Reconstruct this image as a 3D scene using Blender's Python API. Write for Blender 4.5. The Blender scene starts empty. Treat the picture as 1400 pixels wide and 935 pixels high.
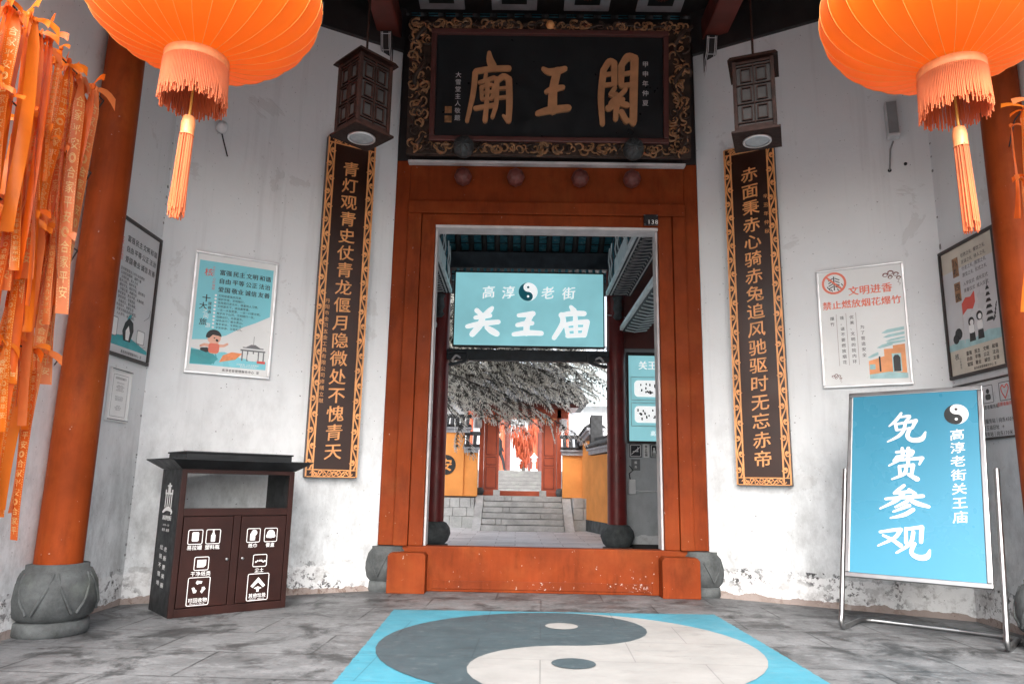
import bpy, bmesh, math, random
from mathutils import Vector, Matrix
R = math.radians
rnd = random.Random(7)
sc = bpy.context.scene
COL = sc.collection

# ------------------------------------------------------------------ camera
FPX, PITCH, ROLL, YAW, EYE = 992.287, 0.1945357, 0.0183615, -0.0090088, 1.1
cp, sp = math.cos(PITCH), math.sin(PITCH)
fw = Vector((math.sin(YAW) * cp, math.cos(YAW) * cp, sp))
rt = Vector((math.cos(YAW), -math.sin(YAW), 0))
up = rt.cross(fw)
ra = rt * math.cos(ROLL) + up * math.sin(ROLL)
ua = up * math.cos(ROLL) - rt * math.sin(ROLL)
cam = bpy.data.objects.new('camera', bpy.data.cameras.new('camera'))
COL.objects.link(cam)
cam.matrix_world = Matrix(((ra.x, ua.x, -fw.x, 0), (ra.y, ua.y, -fw.y, 0), (ra.z, ua.z, -fw.z, EYE), (0, 0, 0, 1)))
cam.data.sensor_width = 36
cam.data.lens = FPX / 1400 * 36
cam.data.clip_start = 0.05
cam.data.clip_end = 2000
sc.camera = cam

# ------------------------------------------------------------------ light
SUN_EL, SUN_AZ = R(43), R(183)          # the sun stands behind the camera, veiled
w = bpy.data.worlds.new('World'); sc.world = w; w.use_nodes = True
nt = w.node_tree; nt.nodes.clear()
sky = nt.nodes.new('ShaderNodeTexSky'); sky.sky_type = 'NISHITA'; sky.sun_disc = False
sky.sun_elevation = SUN_EL; sky.sun_rotation = SUN_AZ
sky.air_density = 1.0; sky.dust_density = 6.0; sky.ozone_density = 1.0
hs = nt.nodes.new('ShaderNodeHueSaturation'); hs.inputs['Saturation'].default_value = 0.45
bg = nt.nodes.new('ShaderNodeBackground'); bg.inputs[1].default_value = 0.15
wo = nt.nodes.new('ShaderNodeOutputWorld')
nt.links.new(sky.outputs[0], hs.inputs['Color']); nt.links.new(hs.outputs[0], bg.inputs[0]); nt.links.new(bg.outputs[0], wo.inputs[0])
sl = bpy.data.lights.new('sun', 'SUN'); sl.energy = 0.5; sl.angle = R(28); sl.color = (1, 0.985, 0.96)
so = bpy.data.objects.new('sun', sl); COL.objects.link(so)
sd = Vector((math.sin(SUN_AZ) * math.cos(SUN_EL), math.cos(SUN_AZ) * math.cos(SUN_EL), math.sin(SUN_EL)))
so.rotation_euler = sd.to_track_quat('Z', 'Y').to_euler()
so.location = (0, -5, 12)
sc.view_settings.view_transform = 'Standard'; sc.view_settings.look = 'None'
sc.view_settings.exposure = 1.93; sc.view_settings.gamma = 1.0; sc.view_settings.use_curve_mapping = False
sc.cycles.max_bounces = 8; sc.cycles.diffuse_bounces = 5; sc.cycles.use_denoising = True
sc.cycles.sample_clamp_indirect = 6

# ------------------------------------------------------------------ materials
class N:
    def __init__(s, name):
        s.m = bpy.data.materials.new(name); s.m.use_nodes = True
        s.t = s.m.node_tree; s.b = s.t.nodes['Principled BSDF']; s.geo = s.t.nodes.new('ShaderNodeNewGeometry')
        s.tc = s.t.nodes.new('ShaderNodeTexCoord')
    def n(s, typ, **k):
        x = s.t.nodes.new(typ)
        for a, v in k.items(): setattr(x, a, v)
        return x
    def l(s, a, b): s.t.links.new(a, b)
    def pos(s, scale=(1, 1, 1), local=False):
        mp = s.n('ShaderNodeMapping'); mp.inputs['Scale'].default_value = scale
        s.l(s.tc.outputs['Object'] if local else s.geo.outputs['Position'], mp.inputs[0]); return mp.outputs[0]
    def noise(s, scale, detail=5, rough=0.55, vec=None, dist=0):
        x = s.n('ShaderNodeTexNoise'); x.inputs['Scale'].default_value = scale; x.inputs['Detail'].default_value = detail
        x.inputs['Roughness'].default_value = rough; x.inputs['Distortion'].default_value = dist
        s.l(vec if vec else s.geo.outputs['Position'], x.inputs['Vector']); return x.outputs[0]
    def ramp(s, fac, stops):
        x = s.n('ShaderNodeValToRGB'); e = x.color_ramp.elements
        while len(e) < len(stops): e.new(0.5)
        for i, (p, c) in enumerate(stops):
            e[i].position = p; e[i].color = (c, c, c, 1) if not hasattr(c, '__len__') else (*c, 1)
        s.l(fac, x.inputs[0]); return x.outputs[0]
    def math(s, op, a, b=None, clamp=False):
        x = s.n('ShaderNodeMath', operation=op, use_clamp=clamp)
        for i, v in enumerate((a, b)):
            if v is None: continue
            if isinstance(v, (int, float)): x.inputs[i].default_value = v
            else: s.l(v, x.inputs[i])
        return x.outputs[0]
    def mix(s, fac, a, b, typ='MIX'):
        x = s.n('ShaderNodeMix', data_type='RGBA', blend_type=typ)
        for i, v in ((0, fac), (6, a), (7, b)):
            if isinstance(v, (int, float)): x.inputs[i].default_value = v
            elif isinstance(v, tuple): x.inputs[i].default_value = (*v, 1)
            else: s.l(v, x.inputs[i])
        return x.outputs[2]
    def z(s):
        x = s.n('ShaderNodeSeparateXYZ'); s.l(s.geo.outputs['Position'], x.inputs[0]); return x.outputs
    def bump(s, h, strength=0.3, dist=0.01):
        x = s.n('ShaderNodeBump'); x.inputs['Strength'].default_value = strength; x.inputs['Distance'].default_value = dist
        s.l(h, x.inputs['Height']); s.l(x.outputs[0], s.b.inputs['Normal'])
    def set(s, col=None, rough=None, metal=None, spec=None):
        if col is not None:
            if isinstance(col, tuple): s.b.inputs['Base Color'].default_value = (*col, 1)
            else: s.l(col, s.b.inputs['Base Color'])
        if rough is not None:
            if isinstance(rough, (int, float)): s.b.inputs['Roughness'].default_value = rough
            else: s.l(rough, s.b.inputs['Roughness'])
        if metal is not None: s.b.inputs['Metallic'].default_value = metal
        if spec is not None: s.b.inputs['Specular IOR Level'].default_value = spec
        return s.m

def simple(name, col, rough=0.5, metal=0, var=0.18, scale=6, spec=0.5, bump=0.0, bscale=60):
    q = N(name)
    n = q.noise(scale, 6)
    lo = tuple(c * (1 - var) for c in col); hi = tuple(min(1, c * (1 + var)) for c in col)
    c = q.mix(q.ramp(n, [(0.3, 0.0), (0.7, 1.0)]), lo, hi)
    q.set(c, q.ramp(q.noise(scale * 2.3, 4), [(0.3, max(0, rough - 0.08)), (0.7, min(1, rough + 0.1))]), metal, spec)
    if bump: q.bump(q.noise(bscale, 4), bump, 0.004)
    return q.m

def plaster(name, col, dirt=1.0):
    q = N(name); z = q.z()[2]
    big = q.noise(0.9, 7, 0.6)
    c = q.mix(q.ramp(big, [(0.35, 0.0), (0.75, 0.55)]), col, tuple(x * 0.84 for x in col))
    # damp grey staining that has crept up from the floor, broken by noise
    zz = q.math('ADD', z, q.math('MULTIPLY', q.math('SUBTRACT', q.noise(1.6, 8, 0.65), 0.5), 2.6))
    damp = q.ramp(q.math('DIVIDE', zz, 2.6), [(0.12, 1.0), (0.5, 0.55), (0.85, 0.0)])
    mott = q.ramp(q.noise(5.5, 9, 0.75, q.pos((1, 1, 0.55))), [(0.40, 0.0), (0.68, 1.0)])
    c = q.mix(q.math('MULTIPLY', q.math('MULTIPLY', damp, mott), 0.62 * dirt), c, (0.18, 0.187, 0.19))
    streak = q.ramp(q.noise(3.2, 6, 0.6, q.pos((2.2, 2.2, 0.12))), [(0.55, 0.0), (0.8, 1.0)])
    c = q.mix(q.math('MULTIPLY', streak, 0.30 * dirt), c, (0.34, 0.345, 0.35))
    # limewash foot band, flaking to black
    zb = q.math('ADD', z, q.math('MULTIPLY', q.math('SUBTRACT', q.noise(7, 5), 0.5), 0.10))
    band = q.math('LESS_THAN', zb, 0.27)
    c = q.mix(q.math('MULTIPLY', band, 0.8), c, (0.78, 0.79, 0.80))
    fl = q.ramp(q.noise(16, 9, 0.72), [(0.52, 0.0), (0.57, 1.0)])
    patch = q.ramp(q.noise(2.3, 3), [(0.42, 0.0), (0.58, 1.0)])
    near = q.math('LESS_THAN', zb, 0.31)
    c = q.mix(q.math('MULTIPLY', q.math('MULTIPLY', fl, patch), q.math('MULTIPLY', near, 0.93)), c, (0.035, 0.035, 0.037))
    grey = q.ramp(q.noise(4.5, 6, 0.7), [(0.5, 0.0), (0.6, 1.0)])
    c = q.mix(q.math('MULTIPLY', q.math('MULTIPLY', grey, near), 0.5), c, (0.30, 0.29, 0.29))
    foot = q.math('LESS_THAN', q.math('ADD', z, q.math('MULTIPLY', q.math('SUBTRACT', q.noise(5, 4), 0.5), 0.12)), 0.055)
    c = q.mix(q.math('MULTIPLY', foot, 0.8), c, (0.24, 0.17, 0.14))
    # specks and hairline scars
    spk = q.ramp(q.noise(42, 2, 0.5), [(0.735, 0.0), (0.75, 1.0)])
    c = q.mix(q.math('MULTIPLY', spk, 0.75 * dirt), c, (0.08, 0.08, 0.085))
    patch2 = q.ramp(q.noise(1.7, 10, 0.62, None, 0.6), [(0.63, 0.0), (0.645, 1.0)])
    c = q.mix(q.math('MULTIPLY', patch2, 0.28), c, (0.46, 0.46, 0.455))
    q.set(c, 0.85, spec=0.25)
    q.bump(q.math('ADD', q.noise(9, 8, 0.6), q.math('MULTIPLY', patch2, 0.5)), 0.35, 0.012)
    return q.m

def paint(name, col, chips=1.0, rough=0.42):
    q = N(name); z = q.z()[2]
    c = q.mix(q.ramp(q.noise(2.2, 6, 0.6), [(0.3, 0.0), (0.7, 1.0)]), tuple(x * 0.74 for x in col), tuple(min(1, x * 1.15) for x in col))
    c = q.mix(q.math('MULTIPLY', q.ramp(q.noise(5, 7, 0.7, q.pos((1, 1, 0.3))), [(0.5, 0.0), (0.72, 1.0)]), 0.70), c, tuple(x * 0.38 for x in col))
    if chips:
        area = q.ramp(q.noise(1.9, 3), [(0.45, 0.25), (0.62, 1.0)])
        low = q.ramp(z, [(0.0, 1.0), (0.9, 0.35)])
        sp_ = q.ramp(q.math('ADD', q.noise(30, 4, 0.6), q.math('MULTIPLY', q.math('MULTIPLY', area, low), 0.075 * chips)), [(0.735, 0.0), (0.748, 1.0)])
        scr = q.ramp(q.math('ADD', q.noise(9, 8, 0.75, q.pos((1, 1, 4))), q.math('MULTIPLY', q.math('MULTIPLY', area, low), 0.075 * chips)), [(0.748, 0.0), (0.76, 1.0)])
        cc = q.math('MAXIMUM', sp_, scr)
        c = q.mix(q.math('MULTIPLY', cc, 0.8), c, (0.46, 0.40, 0.36))
    grain = q.ramp(q.noise(16, 6, 0.7, q.pos((1, 1, 0.06))), [(0.45, 0.0), (0.7, 1.0)])
    c = q.mix(q.math('MULTIPLY', grain, 0.30), c, tuple(x * 0.5 for x in col))
    fade = q.ramp(q.noise(1.3, 7, 0.7, None, 0.5), [(0.52, 0.0), (0.68, 1.0)])
    c = q.mix(q.math('MULTIPLY', fade, 0.35), c, (min(1, col[0] * 1.25), col[1] * 1.9, col[2] * 2.2))
    q.set(c, q.ramp(q.noise(4, 5), [(0.3, rough + 0.08), (0.7, rough + 0.3)]), spec=0.12)
    q.bump(q.noise(18, 6, 0.6, q.pos((1, 1, 0.25))), 0.18, 0.006)
    return q.m

def stone(name, col, scale=4.0, dark=0.6):
    q = N(name)
    c = q.mix(q.ramp(q.noise(scale, 8, 0.7), [(0.32, 0.0), (0.68, 1.0)]), tuple(x * dark for x in col), tuple(min(1, x * 1.25) for x in col))
    c = q.mix(q.math('MULTIPLY', q.ramp(q.noise(scale * 9, 5, 0.7), [(0.55, 0.0), (0.75, 1.0)]), 0.5), c, tuple(x * 0.35 for x in col))
    c = q.mix(q.math('MULTIPLY', q.ramp(q.noise(scale * 0.7, 4), [(0.55, 0.0), (0.72, 1.0)]), 0.35), c, (0.19, 0.22, 0.19))
    q.set(c, 0.72, spec=0.3); q.bump(q.noise(scale * 12, 6, 0.65), 0.35, 0.008)
    return q.m

def slabs(name, col, bw, bh, joint=0.006, stain=1.0, rot=0.0, lo=0.72):
    q = N(name)
    mp = q.n('ShaderNodeMapping'); mp.inputs['Rotation'].default_value = (0, 0, rot)
    q.l(q.geo.outputs['Position'], mp.inputs[0])
    br = q.n('ShaderNodeTexBrick'); br.offset = 0.42; br.inputs['Scale'].default_value = 1
    br.inputs['Mortar Size'].default_value = joint; br.inputs['Mortar Smooth'].default_value = 0.3
    br.inputs['Brick Width'].default_value = bw; br.inputs['Row Height'].default_value = bh
    br.inputs['Color1'].default_value = (*tuple(x * lo for x in col), 1); br.inputs['Color2'].default_value = (*tuple(min(1, x * 1.18) for x in col), 1)
    br.inputs['Mortar'].default_value = (*tuple(x * 0.35 for x in col), 1)
    q.l(mp.outputs[0], br.inputs['Vector'])
    c = br.outputs['Color']
    cl = q.ramp(q.noise(1.9, 10, 0.72, None, 0.4), [(0.40, 0.0), (0.62, 1.0)])
    c = q.mix(q.math('MULTIPLY', cl, 0.85 * stain, True), c, tuple(min(1, x * 1.6) for x in col))
    sc2 = q.ramp(q.noise(7, 9, 0.75, q.pos((0.8, 1.3, 1)), 0.6), [(0.54, 0.0), (0.62, 1.0)])
    c = q.mix(q.math('MULTIPLY', sc2, 0.55 * stain, True), c, tuple(min(1, x * 2.0) for x in col))
    dk = q.ramp(q.noise(2.3, 10, 0.74, None, 0.5), [(0.50, 0.0), (0.60, 1.0)])
    c = q.mix(q.math('MULTIPLY', dk, 0.80 * stain, True), c, tuple(x * 0.34 for x in col))
    sp_ = q.ramp(q.noise(26, 8, 0.75), [(0.54, 0.0), (0.66, 1.0)])
    c = q.mix(q.math('MULTIPLY', sp_, 0.50 * stain, True), c, tuple(x * 0.35 for x in col))
    bl = q.ramp(q.noise(2.1, 9, 0.8, q.pos((0.9, 1.5, 1)), 0.4), [(0.635, 0.0), (0.66, 1.0)])
    c = q.mix(q.math('MULTIPLY', bl, 0.85 * stain, True), c, (0.014, 0.014, 0.014))
    c = q.mix(q.math('MULTIPLY', q.math('MULTIPLY', br.outputs['Fac'], q.ramp(q.noise(2.7, 4), [(0.38, 0.1), (0.6, 1.0)])), 0.7), c, tuple(x * 0.3 for x in col))
    q.set(c, q.ramp(q.noise(3, 7, 0.7), [(0.35, 0.42), (0.7, 0.8)]), spec=0.35)
    hgt = q.math('ADD', q.math('MULTIPLY', br.outputs['Fac'], -1.4), q.noise(14, 8, 0.65))
    q.bump(hgt, 0.4, 0.008)
    return q.m

def cloth(name, col, trans=0.35, rough=0.5, var=0.12, sheen=0.12):
    q = N(name)
    c = q.mix(q.ramp(q.noise(3.5, 5), [(0.3, 0.0), (0.7, 1.0)]), tuple(x * (1 - var) for x in col), tuple(min(1, x * (1 + var)) for x in col))
    q.set(c, rough, spec=0.35)
    q.b.inputs['Sheen Weight'].default_value = sheen
    t = q.n('ShaderNodeBsdfTranslucent'); q.l(c, t.inputs[0])
    mx = q.n('ShaderNodeMixShader'); mx.inputs[0].default_value = trans
    q.l(q.b.outputs[0], mx.inputs[1]); q.l(t.outputs[0], mx.inputs[2])
    q.l(mx.outputs[0], q.t.nodes['Material Output'].inputs[0])
    q.bump(q.noise(160, 2), 0.08, 0.002)
    return q.m

def glow(name, col, strength, var=0.15):
    q = N(name)
    c = q.mix(q.ramp(q.noise(1.1, 3), [(0.3, 0.0), (0.7, 1.0)]), tuple(x * (1 - var) for x in col), tuple(min(1, x * (1 + var)) for x in col))
    q.set(c, 0.35)
    q.l(c, q.b.inputs['Emission Color']); q.b.inputs['Emission Strength'].default_value = strength
    return q.m

def pattern(name, cols, scale, rough=0.6):   # painted carving: hooked stripes in a few flat colours
    q = N(name)
    wv = q.n('ShaderNodeTexWave', wave_type='BANDS', bands_direction='DIAGONAL')
    wv.inputs['Scale'].default_value = scale; wv.inputs['Distortion'].default_value = 6; wv.inputs['Detail'].default_value = 2.5
    q.l(q.geo.outputs['Position'], wv.inputs[0])
    n = len(cols)
    c = q.ramp(wv.outputs[1], [(i / n, col) for i, col in enumerate(cols)])
    c.node.color_ramp.interpolation = 'CONSTANT'
    q.set(c, rough); q.bump(wv.outputs[1], 0.6, 0.02)
    return q.m

M = {
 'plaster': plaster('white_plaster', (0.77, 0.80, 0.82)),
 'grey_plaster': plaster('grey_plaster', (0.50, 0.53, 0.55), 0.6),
 'yellow': simple('ochre_limewash', (0.80, 0.325, 0.092), 0.85, var=0.13, scale=1.8, spec=0.2, bump=0.15, bscale=10),
 'red': paint('red_timber_paint', (0.225, 0.039, 0.0085)),
 'colred': paint('red_column_paint', (0.275, 0.048, 0.009), 0.8, 0.36),
 'wornred': paint('worn_red_board', (0.20, 0.036, 0.009), 1.9),
 'dkred': simple('dark_red_timber', (0.13, 0.028, 0.020), 0.4, var=0.3, scale=3),
 'maroon': simple('maroon_column_paint', (0.15, 0.014, 0.012), 0.35, var=0.25, scale=3),
 'black_wood': simple('blackened_timber', (0.020, 0.016, 0.016), 0.6, var=0.4, scale=3, bump=0.2),
 'stone': stone('grey_stone', (0.095, 0.104, 0.107), 5.0, 0.45),
 'light_stone': stone('pale_step_stone', (0.46, 0.46, 0.45), 3.0, 0.72),
 'floor': slabs('paving', (0.115, 0.12, 0.126), 1.05, 0.62, 0.009, 1.15, R(2), 0.60),
 'court': slabs('pale_paving', (0.55, 0.55, 0.55), 0.9, 0.45, 0.006, 0.22, 0, 0.9),
 'earth': simple('street_paving', (0.12, 0.12, 0.12), 0.85),
 'cyan_floor': None, 'slate_floor': None, 'white_floor': None,
 'gold': simple('orange_gilding', (0.80, 0.36, 0.13), 0.42, var=0.2, scale=9, spec=0.6),
 'tan': simple('faded_gilding', (0.50, 0.245, 0.115), 0.5, var=0.2, scale=6),
 'oldgold': simple('tarnished_gilding', (0.30, 0.15, 0.065), 0.42, var=0.55, scale=14, spec=0.6),
 'lacquer': simple('black_lacquer', (0.016, 0.018, 0.020), 0.35, var=0.3, scale=3),
 'brown_lacquer': simple('brown_lacquer', (0.030, 0.0095, 0.005), 0.36, var=0.35, scale=2.2),
 'moulding': simple('red_brown_moulding', (0.10, 0.035, 0.030), 0.4),
 'carved': simple('dark_carved_wood', (0.045, 0.026, 0.018), 0.5, var=0.5, scale=9),
 'palestrip': simple('chalky_white_paint', (0.60, 0.58, 0.59), 0.7, var=0.15),
 'greystrip': simple('grey_painted_edge', (0.36, 0.37, 0.40), 0.5),
 'iron': simple('dark_cast_iron', (0.06, 0.066, 0.068), 0.55, 0.2, var=0.4, scale=25, bump=0.4),
 'peg': simple('rosy_peg_paint', (0.15, 0.042, 0.034), 0.5),
 'plate': simple('plate_enamel', (0.012, 0.012, 0.016), 0.3),
 'white': simple('white_print', (0.82, 0.83, 0.83), 0.5, var=0.04),
 'offwhite': simple('poster_paper', (0.74, 0.76, 0.76), 0.35, var=0.06, scale=2),
 'greypaper': simple('grey_poster_paper', (0.60, 0.61, 0.63), 0.35, var=0.08, scale=2),
 'creampaper': simple('cream_poster_paper', (0.62, 0.58, 0.49), 0.4, var=0.16, scale=3),
 'ink': simple('black_print', (0.018, 0.020, 0.022), 0.5),
 'greyink': simple('grey_print', (0.16, 0.17, 0.18), 0.5),
 'redink': simple('red_print', (0.70, 0.10, 0.075), 0.5, var=0.06),
 'coralink': simple('coral_print', (0.78, 0.20, 0.13), 0.5, var=0.05),
 'cyanpaper': simple('cyan_print', (0.19, 0.60, 0.69), 0.35, var=0.08, scale=2),
 'tealink': simple('teal_print', (0.05, 0.36, 0.40), 0.5),
 'paleteal': simple('pale_teal_print', (0.36, 0.58, 0.60), 0.5, var=0.12, scale=14),
 'skin': simple('skin_print', (0.80, 0.45, 0.33), 0.5),
 'orangeink': simple('orange_print', (0.80, 0.34, 0.14), 0.5),
 'steel': simple('brushed_steel', (0.36, 0.365, 0.37), 0.36, 1.0, var=0.05),
 'alu': simple('aluminium_frame', (0.62, 0.63, 0.64), 0.38, 0.85, var=0.1),
 'darkframe': simple('dark_wood_frame', (0.022, 0.015, 0.014), 0.4),
 'signblue': simple('blue_sign_film', (0.048, 0.235, 0.355), 0.30, var=0.05, scale=0.8),
 'binbrown': simple('brown_powder_coat', (0.027, 0.0085, 0.0065), 0.42, var=0.3, scale=4, spec=0.3),
 'binblack': simple('charcoal_powder_coat', (0.018, 0.020, 0.022), 0.45, var=0.3, spec=0.3),
 'lanternwood': simple('dusty_brown_wood', (0.019, 0.0075, 0.0055), 0.6, var=0.4, spec=0.15, scale=18, bump=0.3),
 'frost': simple('frosted_pane', (0.030, 0.028, 0.028), 0.5, spec=0.15, var=0.25, scale=8),
 'lens': simple('lamp_lens', (0.30, 0.32, 0.33), 0.6, 0.0, var=0.15, scale=20),
 'silk': cloth('orange_red_silk', (0.95, 0.285, 0.010), 0.42, 0.5, 0.05),
 'goldthread': simple('gold_thread', (0.85, 0.42, 0.08), 0.4),
 'fringe': cloth('coral_fringe', (0.84, 0.20, 0.065), 0.25, 0.5, 0.25),
 'fringe_band': simple('pale_coral_band', (0.84, 0.29, 0.11), 0.45, var=0.15, scale=30),
 'ribbon': cloth('orange_ribbon', (0.93, 0.225, 0.014), 0.30, 0.38, 0.16),
 'ribbon_pale': cloth('pale_orange_ribbon', (0.92, 0.25, 0.07), 0.30, 0.34, 0.16),
 'ribbon_deep': cloth('deep_orange_ribbon', (0.84, 0.145, 0.006), 0.25, 0.38, 0.2),
 'ribbon_far': simple('weathered_red_ribbon', (0.30, 0.050, 0.014), 0.7),
 'goldprint': simple('gold_print', (0.95, 0.62, 0.24), 0.35, var=0.1),
 'cord': simple('dark_cord', (0.03, 0.028, 0.03), 0.7),
 'speaker': simple('grey_speaker_case', (0.62, 0.63, 0.64), 0.5),
 'grille': simple('grey_speaker_grille', (0.26, 0.265, 0.27), 0.6),
 'tile': simple('grey_roof_tile', (0.042, 0.044, 0.047), 0.75, var=0.4, scale=8, bump=0.3),
 'paletile': simple('pale_roof_tile', (0.36, 0.42, 0.43), 0.8, var=0.25, scale=6),
 'teal_tile': None,
 'darkbeam': simple('blue_black_beam', (0.018, 0.026, 0.034), 0.5, var=0.4),
 'carvepaint': pattern('painted_zigzag', [(0.012, 0.02, 0.025), (0.50, 0.64, 0.68), (0.015, 0.03, 0.035), (0.04, 0.20, 0.25), (0.015, 0.02, 0.022)], 5.5),
 'skypaint': simple('pale_blue_paint', (0.80, 0.88, 0.90), 0.5),
 'gatered': simple('inner_gate_red', (0.40, 0.075, 0.030), 0.5, var=0.15, scale=3),
 'litcyan': glow('backlit_cyan_film', (0.30, 0.66, 0.72), 0.17, 0.12),
 'litwhite': glow('backlit_white_film', (0.88, 0.90, 0.90), 0.22, 0.02),
 'litteal': glow('backlit_teal_film', (0.01, 0.10, 0.13), 0.15, 0.05),
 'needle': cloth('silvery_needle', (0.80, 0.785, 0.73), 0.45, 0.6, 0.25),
 'needle_old_shaded': cloth('shaded_old_needle', (0.10, 0.10, 0.09), 0.3, 0.7, 0.4),  # inner needles: older growth, darkened further as painted shade inside the crown
 'far_stone': stone('far_pale_stone', (0.13, 0.13, 0.13), 3.0, 0.8),
 'bark': simple('grey_bark', (0.07, 0.06, 0.05), 0.9, var=0.4, scale=12, bump=0.5),
 'blackcloth': simple('black_clothing', (0.014, 0.014, 0.016), 0.8),
 'face': simple('skin', (0.50, 0.27, 0.19), 0.6),
 'hair': simple('dark_hair', (0.012, 0.010, 0.010), 0.5),
 'pvc': simple('white_plastic', (0.70, 0.71, 0.72), 0.4, var=0.05),
}
def floorpaint(name, col):
    q = N(name)
    c = q.mix(q.ramp(q.noise(2.2, 8, 0.65), [(0.3, 0.0), (0.7, 1.0)]), tuple(x * 0.82 for x in col), tuple(min(1, x * 1.1) for x in col))
    scuff = q.ramp(q.noise(9, 9, 0.75, q.pos((1, 1.8, 1))), [(0.56, 0.0), (0.70, 1.0)])
    c = q.mix(q.math('MULTIPLY', scuff, 0.42), c, (0.24, 0.26, 0.265))
    dirt = q.ramp(q.noise(3.0, 9, 0.75, q.pos((0.8, 2.0, 1))), [(0.56, 0.0), (0.72, 1.0)])
    c = q.mix(q.math('MULTIPLY', dirt, 0.55), c, tuple(x * 0.42 for x in col))
    bl = q.ramp(q.noise(2.4, 8, 0.78, q.pos((0.9, 2.6, 1)), 0.3), [(0.655, 0.0), (0.68, 1.0)])
    c = q.mix(q.math('MULTIPLY', bl, 0.85), c, (0.02, 0.02, 0.02))
    br = q.n('ShaderNodeTexBrick'); br.offset = 0.42; br.inputs['Scale'].default_value = 1; br.inputs['Mortar Size'].default_value = 0.005; br.inputs['Mortar Smooth'].default_value = 0.2
    br.inputs['Brick Width'].default_value = 1.05; br.inputs['Row Height'].default_value = 0.62
    mp = q.n('ShaderNodeMapping'); mp.inputs['Rotation'].default_value = (0, 0, R(2)); q.l(q.geo.outputs['Position'], mp.inputs[0]); q.l(mp.outputs[0], br.inputs['Vector'])
    c = q.mix(q.math('MULTIPLY', br.outputs['Fac'], 0.45), c, tuple(x * 0.35 for x in col))
    wear = q.ramp(q.noise(6, 9, 0.8, q.pos((1, 2.2, 1)), 0.4), [(0.64, 0.0), (0.67, 1.0)])
    c = q.mix(q.math('MULTIPLY', wear, 0.55), c, (0.17, 0.18, 0.18))
    spk = q.ramp(q.noise(55, 3), [(0.70, 0.0), (0.73, 1.0)])
    c = q.mix(q.math('MULTIPLY', spk, 0.5), c, (0.16, 0.17, 0.17))
    q.set(c, q.ramp(q.noise(4, 6), [(0.3, 0.45), (0.7, 0.75)]), spec=0.35)
    q.bump(q.noise(20, 7, 0.65), 0.2, 0.004)
    return q.m
def tilemat():
    q = N('blue_grey_soffit_tile'); n = q.noise(7, 6, 0.7, q.pos((1, 2.2, 1)), 1.2)
    q.set(q.ramp(n, [(0.34, (0.01, 0.02, 0.025)), (0.48, (0.035, 0.19, 0.25)), (0.58, (0.05, 0.22, 0.28)), (0.68, (0.34, 0.42, 0.44))]), 0.6); q.bump(n, 0.4, 0.02); return q.m
M['teal_tile'] = tilemat()
M['cyan_floor'] = floorpaint('cyan_floor_paint', (0.055, 0.245, 0.33))
M['slate_floor'] = floorpaint('slate_floor_paint', (0.050, 0.074, 0.087))
M['white_floor'] = floorpaint('white_floor_paint', (0.30, 0.30, 0.296))

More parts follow.
